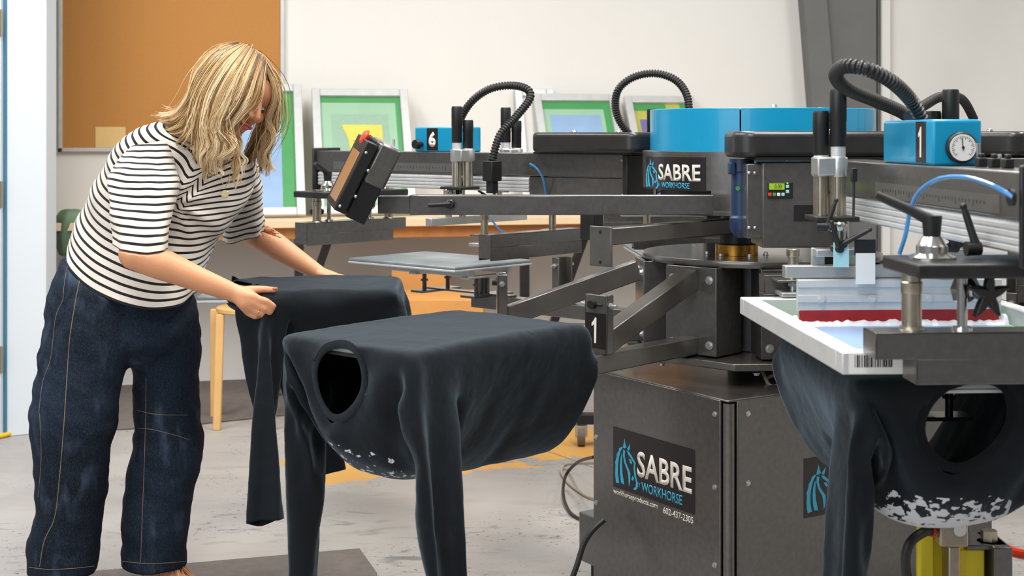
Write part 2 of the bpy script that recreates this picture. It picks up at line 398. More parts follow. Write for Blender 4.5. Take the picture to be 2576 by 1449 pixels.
# printing screens leaning on the bench
def leaning_screen(label, pxl, pxr, H, foot, lean, border, art, name='printing_screen'):
    """foot: distance of the lower edge from the wall, lean: degrees"""
    bl = W(pxl, 0, foot); br = W(pxr, 0, foot); Wd = (br.xy-bl.xy).length
    t = thing(name, label, 'screen', (bl.x, bl.y, tz+.002+.032*math.sin(math.radians(lean)))); t.rotation_euler = Matrix.Rotation(WROT, 3, 'Z').__matmul__(Matrix.Rotation(-math.radians(lean), 3, 'X')).to_euler()
    k = .046
    MB().box((0, 0, 0), (k, .03, H)).box((Wd-k, 0, 0), (Wd, .03, H)).box((k, 0, 0), (Wd-k, .03, k)).box((k, 0, H-k), (Wd-k, .03, H)).build('frame', M['aluw'], t, bevel=.004)
    ms = MB().box((k, .022, k), (Wd-k, .026, H-k)).build('mesh_panel', border, t, smooth=0)
    for (x0, z0, x1, z1, m, poly) in art:
        if poly:
            mb = MB().prism([(k+(Wd-2*k)*x, k+(H-2*k)*z) for x, z in poly], (0, x0, 0), (1, 0, 0), (0, 0, 1), .0012)
        else:
            mb = MB().box((k+(Wd-2*k)*x0, .0205, k+(H-2*k)*z0), (k+(Wd-2*k)*x1, .0222, k+(H-2*k)*z1))
        mb.build('stencil', m, ms, smooth=0)
    return t
blot = [(.25,.74),(.75,.74),(.76,.45),(.70,.40),(.66,.5),(.60,.60),(.5,.58),(.36,.60),(.52,.55),(.60,.46),(.58,.36),(.50,.30),(.46,.22),(.42,.24),(.36,.42),(.32,.62)]
leaning_screen('white-framed green and blue printing screen directly behind the woman', 478, 770, .80, .56, 30, M['green'], [(.05, .0, .86, .93, M['bluem'], None)])
leaning_screen('white-framed mint screen with a yellow patch in the middle', 796, 1050, .775, .50, 30, M['mint'], [(0, .95, 1, 1, M['green'], None), (.94, 0, 1, .95, M['green'], None), (.13, .12, .84, .84, M['greymesh'], None), (.019, 0, 0, 0, M['lemon'], blot)])
leaning_screen('narrow bare aluminium screen frame half hidden behind the wide blue one', 1318, 1420, .73, .28, 20, M['wall'], [])
leaning_screen('green-edged printing screen with a plain light blue field', 1384, 1604, .775, .50, 33, M['mint'], [(0, .93, 1, 1, M['green'], None), (.9, 0, 1, .93, M['green'], None), (.1, .05, .84, .87, M['bluem'], None)])
leaning_screen('violet and olive printing screen leaning beside the blue drum', 1624, 1808, .765, .48, 33, M['olive'], [(0, .93, .6, 1, M['green'], None), (.86, 0, 1, 1, M['green'], None), (.09, .0, .86, .84, M['violet'], None)])
# green cloth bag slumped at the left end of the bench
mb = MB(); rings = []
for (l, r_, py, dp) in ((150, 172, 645, .02), (146, 190, 630, .05), (138, 200, 600, .07), (134, 212, 575, .08), (136, 220, 552, .08), (146, 214, 538, .07), (152, 206, 529, .04), (160, 198, 526, .01)):
    A_, B_ = at(l, py, 6.86), at(r_, py, 6.86); c_ = (A_+B_)/2; e_ = (B_-A_)/2
    rings.append([c_+e_*math.cos(a)*(1+.06*math.sin(3*a+py*.05))+Vector((0, -dp*math.sin(a)*(1+.15*math.sin(5*a)), .006*math.sin(4*a+py))) for a in [2*math.pi*k/32 for k in range(32)]])
mb.loft(rings, True, True); o = mb.build('fabric_bag', M['bag'], smooth=80); o.modifiers.new('s', 'SUBSURF').render_levels = 2
tag(o, 'green fabric bag slumped over the left end of the workbench', 'bag')
# wooden stool
t = thing('wooden_stool', 'blond wooden stool under the workbench behind the woman', 'stool', at(625, 0, 6.55)*1)
t.location.z = 0; t.location.y = 6.55
zt = at(0, 768, 6.55).z
MB().lathe((0, 0, zt-.03), [(.14, 0), (.15, .006), (.15, .022), (.144, .026)], 40).build('seat', M['stool'], t)
for sx, sy in ((-1, -1), (-.7, 1), (1, -1), (.7, 1)):
    x = {(-1, -1): at(560, 0, 6.5).x-t.location.x, (-.7, 1): at(545, 0, 6.7).x-t.location.x}.get((sx, sy), sx*.12)
    MB().bar((x, sy*.1, zt-.03), (x+.01*sx, sy*.13, 0), .036, .024, (0, 1, 0)).build('leg', M['stool'], t, bevel=.004)
q = W(1605, 0, .72)  # tray shape stands in for a blue screen frame on the bench
o = MB().box((0, 0, 0), (.34, .15, .012)).box((0, 0, 0), (.34, .01, .045)).box((0, .14, 0), (.34, .15, .045)).box((0, 0, 0), (.01, .15, .045)).box((.33, 0, 0), (.34, .15, .045)).build('screen_frame_tray', M['tray'], bevel=.003); o.location = (q.x, q.y, tz+.001); o.rotation_euler = (0, 0, WROT)
tag(o, 'blue screen frame drawn as a shallow tray on the workbench, seen beneath the drum logo', 'tray')
# cardboard boxes under the bench
def cbox(label, px0, px1, pyt, Y, dep, hgt, z0=0, rz=0, flap=0):
    a = at(px0, pyt, Y); b = at(px1, pyt, Y); wd = b.x-a.x
    t = thing('cardboard_box', label, 'box', (a.x, Y, z0), rz)
    MB().box((0, 0, 0), (wd, dep, hgt)).build('carton', M['card'], t, bevel=.003)
    if flap:
        MB().bar((wd, .0, hgt), (wd+.05, 0, hgt+.12), .004, dep, (0, 1, 0)).build('flap', M['card'], t)
        MB().prism([(0, 0), (wd*.9, 0), (wd*.8, .14), (.04, .16)], (0, .002, hgt), (1, 0, 0), (0, -.25, .97), .004).build('flap', M['card'], t, smooth=0)
    return t
zb = at(0, 755, 6.9).z
cbox('open tan cardboard box on the floor behind the bare metal platen', 980, 1215, 755, 6.7, .45, at(0, 755, 6.7).z, flap=0)
t = cbox('taller cardboard box at the back under the workbench', 985, 1130, 680, 7.25, .3, at(0, 680, 7.25).z, flap=0)
cbox('small cardboard box seen low behind the press hub', 1560, 1730, 830, 6.6, .3, at(0, 826, 6.6).z)
# dark bag/bucket on boxes
o = MB().prism([(0, 0), (.115, -.005), (.13, .07), (.07, .15), (.035, .135)], (at(945, 0, 7.0).x, 7.0, at(0, 735, 7.2).z-.05), (1, 0, 0), (0, 0, 1), -.1).build('storage_bin', M['black'], bevel=.01)
tag(o, 'small black plastic bin under the bench left of the cardboard', 'bin')
# floor mats
def mat_(label, pts):
    q = []
    for px, py in pts:
        Y = EYE*FPX/(py-HOR); q.append(((px-1288)/FPX*Y, Y))
    o = MB().prism(q, (0, 0, .001), (1, 0, 0), (0, 1, 0), .012).build('floor_mat', M['rubber'], bevel=.004)
    if o.data.polygons[0].normal.length: pass
    tag(o, label, 'mat')
mat_('long dark grey anti-fatigue mat beneath the workbench', [(150, 1092), (470, 1072), (700, 1048), (880, 1030), (880, 945), (300, 975), (150, 985)])
mat_('dark grey anti-fatigue mat under the woman and the hanging sleeves', [(40, 1700), (960, 1640), (948, 1449), (905, 1388), (480, 1425), (60, 1460)])
# cable and wedge by the door
def fl(px, py, z=.012):
    Y = (EYE-z)*FPX/(py-HOR); return Vector(((px-1288)/FPX*Y, Y, z))
tag(MB().tube([fl(-30, 1103), fl(20, 1092), fl(50, 1078), fl(75, 1070), fl(110, 1060), fl(180, 1050)], .011, 8, res=6).build('floor_cable', M['ycable']), 'yellow cable along the floor at the foot of the left wall', 'cable')
q = fl(40, 1085, 0)
tag(MB().prism([(0, 0), (.07, 0), (.05, .055), (.02, .09), (0, .09)], (q.x-.01, q.y-.02, 0), (1, 0, 0), (0, 0, 1), -.05).build('door_wedge', M['black'], bevel=.003), 'small black wedge over the yellow cable by the left wall', 'wedge')
# ------------------------------------------------------------------ the carousel press
CX, CY0, ANG0 = .746, 4.155, 2.86
def rad(a): return math.radians(a+ANG0)
def hexbolt(mb, c, n, r=.007, h=.006):
    c, n = Vector(c), unit(Vector(n)); mb.cyl(c, c+n*.0015, r*1.35, r*1.35, 16); mb.tube([c+n*.0015, c+n*(.0015+h)], [r, r*.95], 6)
# --- base cabinet
bc = Vector((.556, 3.567, 0)); BA, BB = .585, 1.035; ht = .68; zb0 = .07
base = thing('press_base_cabinet', 'dark grey steel base cabinet of the press with two white and blue logo panels', 'cabinet', (bc.x, bc.y, 0), math.radians(32.8))
# local +x runs along the right face, local +y along the left face (going away)
MB().box((.02, .02, zb0), (BB, BA, ht-.009)).build('body', M['steel2'], base, bevel=.004)
MB().box((-.002, .03, zb0-.0), (.006, BA-.0, ht-.004)).build('side_panel', M['steel'], base, bevel=.003)
MB().box((.03, -.002, zb0-.0), (BB, .006, ht-.004)).build('side_panel', M['steel'], base, bevel=.003)
MB().cyl((.014, .014, zb0), (.014, .014, ht-.01), .015, n=20).build('corner_post', M['steel'], base)
MB().box((.0, .0, ht-.006), (BB, BA, ht)).build('top_plate', M['steel2'], base, bevel=.004)
MB().box((.002, BA-.10, .10), (.16, BA+.078, .245)).build('outrigger', M['steel'], base, bevel=.004)
for x, y in ((.03, BA+.04), (.06, .16), (BB-.1, .1), (BB-.1, BA-.06)):
    MB().cyl((x, y, .0), (x, y, .012), .03).cyl((x, y, .012), (x, y, .10), .009).tube([(x, y, .04), (x, y, .052)], .018, 6).build('leveling_foot', M['black'], base)
for x, y, z, n in [(0, .05, .637, (-1,0,0)), (0, BA-.015, .662, (-1,0,0)), (0, .05, .447, (-1,0,0)), (0, BA-.015, .483, (-1,0,0)), (0, .05, .245, (-1,0,0)), (0, BA-.015, .292, (-1,0,0))]:
    mb = MB(); hexbolt(mb, (x-.002, y, z), n, .0055, .004); mb.build('bolt', M['zinc'], base)
for x, z in ((.065, .64), (.065, .46), (BB-.03, .60), (BB-.03, .28)):
    mb = MB(); hexbolt(mb, (x, -.002, z), (0,-1,0), .0055, .004); mb.build('bolt', M['zinc'], base)
MB().cyl((.045, -.0022, .18), (.045, -.001, .18), .004).build('hole', M['black'], base)
def decal(root, o, ex, ey, wd, hh, full=True, conform=None, url=True):
    """black logo label, lower left corner o (local)"""
    o, ex, ey = Vector(o), unit(Vector(ex)), unit(Vector(ey)); nz = ex.cross(ey)
    MB().add([o+ex*x+ey*y+nz*c for x in (0, wd) for y in (0, hh) for c in (0, .0006)], [(0,1,3,2),(4,6,7,5),(0,4,5,1),(2,3,7,6),(0,2,6,4),(1,5,7,3)]).build('logo_label', M['decal'], root, smooth=0)
    o2 = o+nz*.0006
    horse_on(o2+ex*wd*.02+ey*hh*.06, ex, ey, wd*.30, hh*.80, M['cyan'], root)
    text_on('SABRE', o2+ex*wd*.31+ey*hh*.30, ex, ey, wd*.655, hh*.42, M['white'], root, 'lettering', .022)
    text_on('WORKHORSE', o2+ex*wd*.365+ey*hh*.08, ex, ey, wd*.49, hh*.155, M['cyan'], root, 'lettering', .006)
    text_on('BY', o2+ex*wd*.305+ey*hh*.13, ex, ey, wd*.045, hh*.08, M['cyan'], root, 'lettering')
    if url:
        text_on('workhorseproducts.com', o+ex*wd*.0-ey*hh*.14, ex, ey, wd*.56, hh*.115, M['white'], root, 'lettering', .006)
        text_on('602-437-2305', o+ex*wd*.63-ey*hh*.15, ex, ey, wd*.35, hh*.105, M['white'], root, 'lettering', .006)
# left face: label spans px 1545..1750
decal(base, (-.0021, .487, .357), (0, -1, 0), (0, 0, 1), .358, .172)
decal(base, (.264, -.0021, .338), (1, 0, 0), (0, 0, 1), .358, .160, url=False)
# --- carousel: lower plate, hub column, index disc, eight arms
car = thing('pallet_carousel', 'rotating steel carousel carrying eight pallet arms below the blue drum', 'press carousel', (CX, CY0, 0))
def octa(r, z0, z1, off=0, n=8):
    return [[Vector((r*math.cos(2*math.pi*(k+.5)/n+off), r*math.sin(2*math.pi*(k+.5)/n+off), z)) for k in range(n)] for z in (z0, z1)]
mb = MB(); mb.loft(octa(.44, .725, .745, rad(0)), True, True); mb.build('lower_plate', M['steel2'], car, bevel=.003)
MB().lathe((0, 0, .995), [(.352, 0), (.354, .003), (.354, .016), (.352, .019)], 96).build('index_disc', M['steel2'], car, smooth=50)
MB().cyl((0, 0, .745), (0, 0, .995), .15, n=48).build('hub_column', M['steeld'], car)
MB().cyl((0, 0, ht), (0, 0, .725), .10, n=40).build('pedestal', M['steeld'], car)
for k in range(8):
    a = rad(k*45+22); pk = MB(); pk.bar((.2*math.cos(a), .2*math.sin(a), .745), (.2*math.cos(a), .2*math.sin(a), .995), .05, .04, (math.cos(a), math.sin(a), 0)); pk.build('pillar', M['steeld'], car, bevel=.003)
for k in range(8):
    a = rad(k*45+30); sp = MB(); hexbolt(sp, (.38*math.cos(a), .38*math.sin(a), .715), (0, 0, -1), .008); sp.build('bolt', M['zinc'], car)
def make_arm():
    am = MB()
    am.box((.36, -.026, .752), (1.18, .026, .80))
    arm = am.build('pallet_arm', M['steel2'], car, bevel=.003)
    mb = MB(); mb.bar((.37, 0, .962), (.775, 0, .822), .052, .058); mb.build('strut', M['steel2'], arm, bevel=.003)
    mb = MB(); mb.box((.355, -.085, .75), (.367, .085, .995)).box((.24, -.085, .75), (.36, -.078, .995)).box((.24, .078, .75), (.36, .085, .995))
    mb.build('root_bracket', M['steel'], arm, bevel=.002)
    for y in (-.062, .062):
        for z in (.78, .96): mb = MB(); hexbolt(mb, (.367, y, z), (1, 0, 0), .009, .007); mb.build('bolt', M['zinc'], arm)
    # outer bracket with its number plate
    mb = MB(); mb.box((.786, -.036, .80), (.792, .036, .952)).box((.762, .030, .80), (.792, .036, .952)).box((.762, -.036, .80), (.792, -.030, .952))
    mb.build('stop_bracket', M['steel2'], arm, bevel=.002)
    mb = MB(); mb.cyl((.792, -.006, .927), (.806, -.006, .927), .011); mb.cyl((.792, -.006, .927), (.7925, .022, .927), .003)
    mb.build('socket_screw', M['black'], arm)
    for s in (-1, 1): MB().cyl((.778, s*.036, .925), (.778, s*.058, .925), .0045).tube([(.778, s*.037, .925), (.778, s*.044, .925)], .009, 6).build('stop_bolt', M['zinc'], arm)
    # pallet on its rails
    mb = MB(); mb.box((1.090, -.199, .900), (1.638, .199, .912)); pl = mb.build('pallet', M['platen'], arm, bevel=.004)
    mb = MB(); mb.box((1.0895, -.1995, .893), (1.6385, .1995, .9005)); mb.build('pallet_base', M['aluw'], pl, bevel=.002)
    mb = MB(); mb.box((1.105, -.11, .868), (1.50, -.085, .892)).box((1.105, .085, .868), (1.50, .11, .892)).box((1.10, -.12, .862), (1.14, .12, .87)).box((1.36, -.12, .862), (1.40, .12, .87))
    mb.build('rail', M['alu'], pl, bevel=.002)
    mb = MB()
    for x in (1.12, 1.38): 
        for y in (-.06, .06): mb.cyl((x, y, .80), (x, y, .864), .008); mb.tube([(x, y, .835), (x, y, .843)], .014, 6)
    mb.cyl((1.14, 0, .80), (1.14, 0, .862), .02)
    mb.box((1.09, -.1, .795), (1.16, .1, .803)).box((1.35, -.1, .795), (1.41, .1, .803))
    mb.box((1.0, -.018, .80), (1.42, .018, .806))
    mb.build('leveling_screw', M['steel'], pl)
    return arm
arm0 = make_arm(); arm0.rotation_euler = (0, 0, rad(225))
for k in (0, 45, 90, 135, 180, 270, 315):
    a = copy_tree(arm0, car); a.rotation_euler = (0, 0, rad(k))
for q in arm0.children_recursive:      # front pallet base coloured black so the neck hole over it shows dark
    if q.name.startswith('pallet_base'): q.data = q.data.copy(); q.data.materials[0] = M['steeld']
# number plate "1" on the nearest arm
mb = MB(); mb.box((.7922, -.032, .815), (.7932, .032, .905)); npl = mb.build('number_plate', M['decal'], arm0)
one_on((.7933, -.012, .828), (0, 1, 0), (0, 0, 1), .024, .066, M['white'], npl)
# --- centre: blue drum, dark drum with the logo, brass collar, load arm
hub = thing('press_head_hub', 'round press hub with cyan blue top drum over a dark grey ring with logo', 'press hub', (CX, CY0, 0))
def arc_shell(r, z0, z1, a0, a1, n=64, t=.004):
    mb = MB(); vs = []; 
    for i in range(n+1):
        a = math.radians(a0+(a1-a0)*i/n)
        for rr in (r-t, r):
            for z in (z0, z1): vs.append((rr*math.cos(a), rr*math.sin(a), z))
    fs = []
    for i in range(n):
        b = i*4
        for p, q in ((0, 1), (1, 3), (3, 2), (2, 0)): fs.append((b+p, b+q, b+4+q, b+4+p))
    fs += [(0, 1, 3, 2), (n*4, n*4+2, n*4+3, n*4+1)]
    return mb.add(vs, fs)
seam = math.degrees(math.atan2(-.33, at(1858, 0, 3.83).x-CX))
for q0, q1 in ((seam+.35, seam+180-.35), (seam-180+.35, seam-.35)):
    arc_shell(.331, 1.315, 1.437, q0, q1).build('drum_cover', M['blue'], hub, smooth=50)
MB().lathe((0, 0, 1.431), [(.327, 0), (.331, .002), (.3312, .005), (.328, .0075), (.30, .008)], 96).build('drum_lid', M['blue'], hub, smooth=50)
MB().lathe((0, 0, 1.305), [(.350, 0), (.3545, .002), (.3545, .010), (.350, .012)], 96).build('ring_lip', M['steel2'], hub, smooth=50)
# dark ring: lower edge drops on the right half
def ang_px(px, r=.354):
    lo, hi = -math.pi, -.2
    best = min((abs(1288+FPX*(CX+r*math.cos(a))/(CY0+r*math.sin(a))-px), a) for a in [(-math.pi+.15)+i*(math.pi-.3)/4000 for i in range(4001)])
    return math.degrees(best[1])
an = ang_px(1789)
arc_shell(.354, 1.207, 1.307, -185, an).build('ring_panel', M['steel'], hub, smooth=50)
arc_shell(.354, 1.148, 1.307, an, 40).build('ring_panel', M['steel'], hub, smooth=50)
MB().cyl((0, 0, 1.15), (0, 0, 1.31), .30, n=48).build('inner_housing', M['black'], hub)
MB().lathe((0, 0, 1.137), [(.352, 0), (.356, .002), (.356, .012), (.352, .014)], 96).build('hub_plate', M['steel2'], hub, smooth=50)
a1, a2 = ang_px(1626), ang_px(1776)
arc_shell(.3552, 1.205, 1.300, a1, a2, t=.0008).build('logo_label', M['decal'], hub, smooth=50)
arcw = math.radians(a2-a1)*.355; 
def conf(x0, y0):
    def f(a, b, c):
        th = math.radians(a1)+(x0+a)/.355; r = .3553+c
        return Vector((r*math.cos(th), r*math.sin(th), 1.205+y0+b))
    return f
text_on('SABRE', (0,0,0), (1,0,0), (0,0,1), arcw*.60, .048, M['white'], hub, 'lettering', .022, conform=conf(arcw*.34, .027))
text_on('WORKHORSE', (0,0,0), (1,0,0), (0,0,1), arcw*.41, .017, M['cyan'], hub, 'lettering', .006, conform=conf(arcw*.40, .006))
text_on('BY', (0,0,0), (1,0,0), (0,0,1), arcw*.03, .008, M['cyan'], hub, 'lettering', conform=conf(arcw*.345, .01))
horse_on((0,0,0), (1,0,0), (0,0,1), arcw*.34, .085, M['cyan'], hub, conform=conf(arcw*.005, .003))
for q in ((-.02, -.31, 1.438), (.2, .1, 1.438)): mb = MB(); hexbolt(mb, q, (0, 0, 1), .009, .008); mb.build('bolt', M['zinc'], hub)
MB().lathe((-.09, -.10, 1.0145), [(.062, 0), (.062, .03), (.05, .034)], 40).build('brass_collar', M['brass'], hub, smooth=50)
MB().lathe((-.09, -.10, 1.0485), [(.05, 0), (.05, .03)], 40).cyl((0, 0, 1.05), (0, 0, 1.15), .12).build('shaft', M['black'], hub)
for k in range(7): mb = MB(); hexbolt(mb, (-.09+.085*math.cos(k), -.10+.085*math.sin(k), 1.0145), (0, 0, 1), .006); mb.build('bolt', M['zinc'], hub)
for an_ in (-150, -128): mb = MB(); hexbolt(mb, (.30*math.cos(math.radians(an_)), .30*math.sin(math.radians(an_)), 1.152), (0, 0, 1), .008); mb.build('bolt', M['zinc'], hub)
# static arm without a head, above the nearest pallet arm
ua = rad(225); ux, uy = math.cos(ua), math.sin(ua)
P_ = lambda r, z, s=0: (r*ux-s*uy, r*uy+s*ux, z)
mb = MB().bar(P_(.12, 1.10), P_(.765, 1.10), .05, .044); mb.build('unused_head_arm', M['steel2'], hub, bevel=.003)
R_ = Matrix.Rotation(ua, 3, 'Z')
mb = MB().cbox(Vector(P_(.769, 1.075)), (.006, .072, .104), R_); pl_ = mb.build('end_plate', M['steel2'], hub, bevel=.002)
for z in (1.112, 1.034): MB().cyl(P_(.7722, z), P_(.7728, z), .0045).build('hole', M['black'], hub)
# --- control arm with touch panel
ctl = thing('control_panel', 'tilted dark grey control box with amber screen and red stop button on a long arm', 'control panel', (0, 0, 0))
Y_ = 3.76
a = at(1030, 491, Y_); b = at(1700, 541, Y_)
MB().box((a.x, Y_-.0, b.z), (CX-.2, Y_+.055, a.z)).build('support_arm', M['steel'], ctl, bevel=.003)
a2_ = at(950, 494, Y_); 
MB().box((a2_.x, Y_+.004, b.z+.003), (a.x+.1, Y_+.051, a.z-.003)).build('inner_arm', M['steel'], ctl, bevel=.002)
c = at(1132, 513, Y_-.012)
lv = MB().lathe(c+Vector((0, .012, 0)), [(.013, 0), (.013, .012), (.009, .02)], 24, R=Matrix.Rotation(math.radians(90), 3, 'X'))
lv.tube([c+Vector((0, -.004, 0)), c+Vector((-.03, -.006, -.002)), c+Vector((-.058, -.006, -.003))], [.008, .0065, .006], 12)
lv.build('clamp_lever', M['black'], ctl)
# box: axis s (down-left), thickness normal
c0 = at(885, 436, 3.70); up = Vector((.44, .0, .90)).normalized(); fw = Vector((-.90, -.30, .43)); fw = unit(fw-up*fw.dot(up)); sd = fw.cross(up)
Rm = Matrix((fw, sd, up)).transposed()
# face plate with recessed screen: fw points out of the screen, sd sideways
L_ = .200; Wd = .155
yc = Rm
def cb(name, m, cx, cy, cz, sx, sy, sz, bev=.003, par=None): 
    return MB().cbox(c0+Rm @ Vector((cx, cy, cz)), (sx, sy, sz), Rm).build(name, m, par or ctl, bevel=bev)
bez = cb('bezel', M['black'], 0, 0, 0, .032, Wd, L_)
cb('touch_screen', M['screen'], .0165, 0, -.01, .002, Wd*.68, L_*.72, .001)
cb('housing', M['black'], -.05, .0, -.015, .055, Wd*.86, L_*.90)
cb('housing_cover', M['steel'], -.052, .0, .055, .062, Wd*.92, .115, .008)
pb = c0+Rm @ Vector((-.022, 0, .098))
d_ = unit(Rm @ Vector((1, 0, .12)))
RQ = d_.to_track_quat('Z', 'Y').to_matrix()
MB().lathe(pb, [(.011, 0), (.011, .016), (.013, .017), (.013, .024)], 24, R=RQ).build('button_collar', M['black'], ctl)
MB().lathe(pb+d_*.024, [(.009, 0), (.012, .004), (.020, .008), (.021, .012), (.015, .017)], 28, R=RQ).build('stop_button', M['redbtn'], ctl)
mb = MB()
s_ = 1 if sd.y < 0 else -1
for x, z in ((.006, .07), (-.02, .03), (.006, -.085), (-.02, -.045)):
    q = c0+Rm @ Vector((x, s_*Wd*.5, z)); MB().sphere(q, .0045, n=6).build('screw', M['zinc'], ctl)
# --- gear motor and drive box under the head cover
gm = thing('drive_motor', 'dark blue vertical gear motor beside the grey drive box', 'motor', (0, 0, 0))
c = at(1866, 400, 3.50); z0 = at(0, 598, 3.5).z; r = .026
g = MB().lathe((c.x, 3.5, z0), [(.012, 0), (.024, .012), (.030, .025), (.031, .05), (.026, .056), (r, .06), (r, c.z-z0-.035), (.031, c.z-z0-.03), (.031, c.z-z0)], 36)
g.build('motor_body', M['navy'], gm)
MB().box((c.x-.036, 3.47, c.z-.038), (c.x-.02, 3.50, c.z-.008)).build('mount_lug', M['navy'], gm, bevel=.003)
q = at(1856, 474, 3.474)
MB().cyl(q, q+Vector((0, -.003, 0)), .0055).build('status_dot', M['green'], gm)
MB().box((c.x+.010, 3.472, at(0, 536, 3.48).z), (c.x+.022, 3.481, at(0, 430, 3.48).z)).build('rating_label', M['gaugew'], gm)
db = thing('drive_box', 'grey steel drive box with small green display behind the front cylinders', 'control box', (0, 0, 0))
YB = 3.40
a = at(1880, 408, YB); b = at(2135, 624, YB)
MB().box((a.x+.036, YB, b.z), (b.x, YB+.16, a.z)).build('box_shell', M['steel'], db, bevel=.004)
MB().box((a.x, YB+.012, b.z+.022), (a.x+.040, YB+.10, a.z-.004)).build('side_flange', M['steel'], db, bevel=.003)
MB().box((at(1997, 0, YB).x, YB-.002, at(0, 556, YB).z), (b.x-.002, YB-.0005, at(0, 516, YB).z)).build('cutout', M['black'], db)
MB().box((at(1931, 0, YB).x, YB-.003, at(0, 500, YB).z), (at(1994, 0, YB).x, YB+.001, at(0, 459, YB).z)).build('display_bezel', M['black'], db, bevel=.001)
MB().box((at(1934, 0, YB).x, YB-.004, at(0, 477, YB).z), (at(1973, 0, YB).x, YB-.0028, at(0, 461, YB).z)).build('display', M['lcd'], db)
text_on('0.00', at(1949, 474, YB-.0042), (1, 0, 0), (0, 0, 1), .017, .010, M['decal'], db, 'readout', .0, .0004)
for i, (px, py, m) in enumerate(((1937, 489, 'redbtn'), (1948, 489, 'green'), (1959, 489, 'gaugew'), (1970, 489, 'paleblue'), (1981, 482, 'paleblue'), (1981, 469, 'paleblue'))):
    q = at(px, py, YB-.003); MB().cbox(q, (.008, .002, .008)).build('key', M[m], db, bevel=.001)
q = at(1981, 461, YB-.003); MB().sphere(q, .0022, n=6).build('status_light', M['ledg'], db)
mb = MB()
for py in (435, 573):
    for px, yy in ((1884, YB+.01), (1899, YB+.01)): MB().sphere(at(px, py, yy), .0045, n=6).build('screw', M['zinc'], db)
# --- pneumatic regulator stand at the right
ped = thing('air_supply_stand', 'yellow steel stand holding the air filter regulator at the right corner', 'air regulator', (0, 0, 0))
YS = 3.0
z = lambda py, Y=YS: at(0, py, Y).z
x = lambda px, Y=YS: at(px, 0, Y).x
MB().box((x(2320), YS+.01, .0), (x(2352), YS+.04, z(1290))).box((x(2320), YS+.034, 0), (x(2430), YS+.045, z(1310))).build('back_plate', M['yellow'], ped, bevel=.002)
MB().lathe((x(2382), YS+.0, z(1290)), [(.053, 0), (.055, .002), (.053, .006)], 36).build('top_flange', M['yellow'], ped)
MB().lathe((x(2392), YS-.0, z(1290)+.006), [(.030, 0), (.032, .01), (.028, .018)], 30).build('bowl_cap', M['black'], ped)
MB().box((x(2352), YS-.035, z(1365)), (x(2424), YS+.03, z(1305))).box((x(2375), YS-.03, 0), (x(2405), YS+.02, z(1365))).build('filter_body', M['nickel'], ped, bevel=.004)
q = at(2414, 1332, YS-.036); MB().lathe(q, [(.013, 0), (.014, .004), (.012, .007)], 24, R=Matrix.Rotation(math.radians(90), 3, 'X')).build('gauge', M['gaugew'], ped)
MB().box((x(2402), YS+.03, z(1560)), (x(2490), YS+.12, z(1392))).build('yellow_bracket', M['yellow'], ped, bevel=.004)
MB().box((x(2438), YS+.02, z(1392)), (x(2545), YS+.12, z(1378))).box((x(2500), YS+.0, z(1560)), (x(2548), YS+.12, z(1378))).build('grey_bracket', M['steel'], ped, bevel=.003)
MB().tube([(x(2508), YS+.05, z(1380)), (x(2508), YS+.05, z(1350))], .018, 6).cyl((x(2508), YS+.05, z(1388)), (x(2508), YS+.05, z(1378)), .026).build('bolt', M['nickel'], ped)
MB().box((x(2400), YS+.14, 0), (x(2495), YS+.2, z(1290, YS+.14)+.0)).build('mast', M['steel'], ped, bevel=.003)
MB().tube([at(2352, 1335, YS-.01), at(2325, 1338, YS-.03), at(2290, 1365, YS-.05), at(2278, 1410, YS-.05), at(2290, 1470, YS-.03), at(2340, 1520, YS)], .0105, 12, res=8).build('air_hose', M['cable'], ped)
MB().tube([at(2346, 1335, YS-.016), at(2364, 1335, YS-.004)], .0145, 6).build('hose_fitting', M['nickel'], ped)
MB().cyl(at(2341, 1335, YS-.02), at(2345, 1335, YS-.017), .0125).build('orange_clip', M['redbtn'], ped)
tag(MB().tube([at(2530, 1380, 3.3), at(2560, 1392, 3.25), at(2600, 1398, 3.2)], .012, 10, res=4).build('air_hose', M['redbtn']), 'short red air hose at the right edge beyond the yellow stand', 'hose')
# --- cables beside the cabinet
tag(MB().tube([at(1430, 1480, 3.88), at(1452, 1420, 3.9), at(1468, 1370, 3.92), at(1490, 1335, 3.93), at(1520, 1307, 3.94)], .008, 8, res=8).build('power_cable', M['cable']), 'thick black cable plugged low into the left side of the base cabinet', 'cable')
tag(MB().tube([fl(1493, 1150, .25), fl(1455, 1162, .14), fl(1424, 1195, .06), fl(1417, 1245, .02), fl(1435, 1290, .008), fl(1470, 1310, .008)], .006, 8, res=8).build('power_cable', M['cable']), 'black cable looping on the floor left of the base cabinet', 'cable')
tag(MB().tube([fl(1500, 1165, .2), fl(1430, 1168, .03), fl(1412, 1185, .01), fl(1430, 1215, .007), fl(1470, 1245, .007), fl(1500, 1255, .01)], .0055, 8, res=8).build('power_cable', M['cablew']), 'beige cable looping on the floor behind the black one', 'cable')
tag(MB().tube([at(1905, 915, 3.95), at(1918, 935, 3.85), at(1935, 968, 3.8), at(1955, 970, 3.8), at(1965, 955, 3.82), at(1945, 945, 3.85), at(1925, 955, 3.85)], .005, 8, res=8).build('sensor_cable', M['cablew']), 'beige coiled cable on top of the base cabinet', 'cable')
tag(MB().tube([at(1830, 770, 3.9), at(1835, 830, 3.88), at(1815, 855, 3.9), at(1800, 862, 3.92)], .005, 8, res=8).build('sensor_cable', M['cable']), 'thin black cable hanging inside the open carousel hub', 'cable')
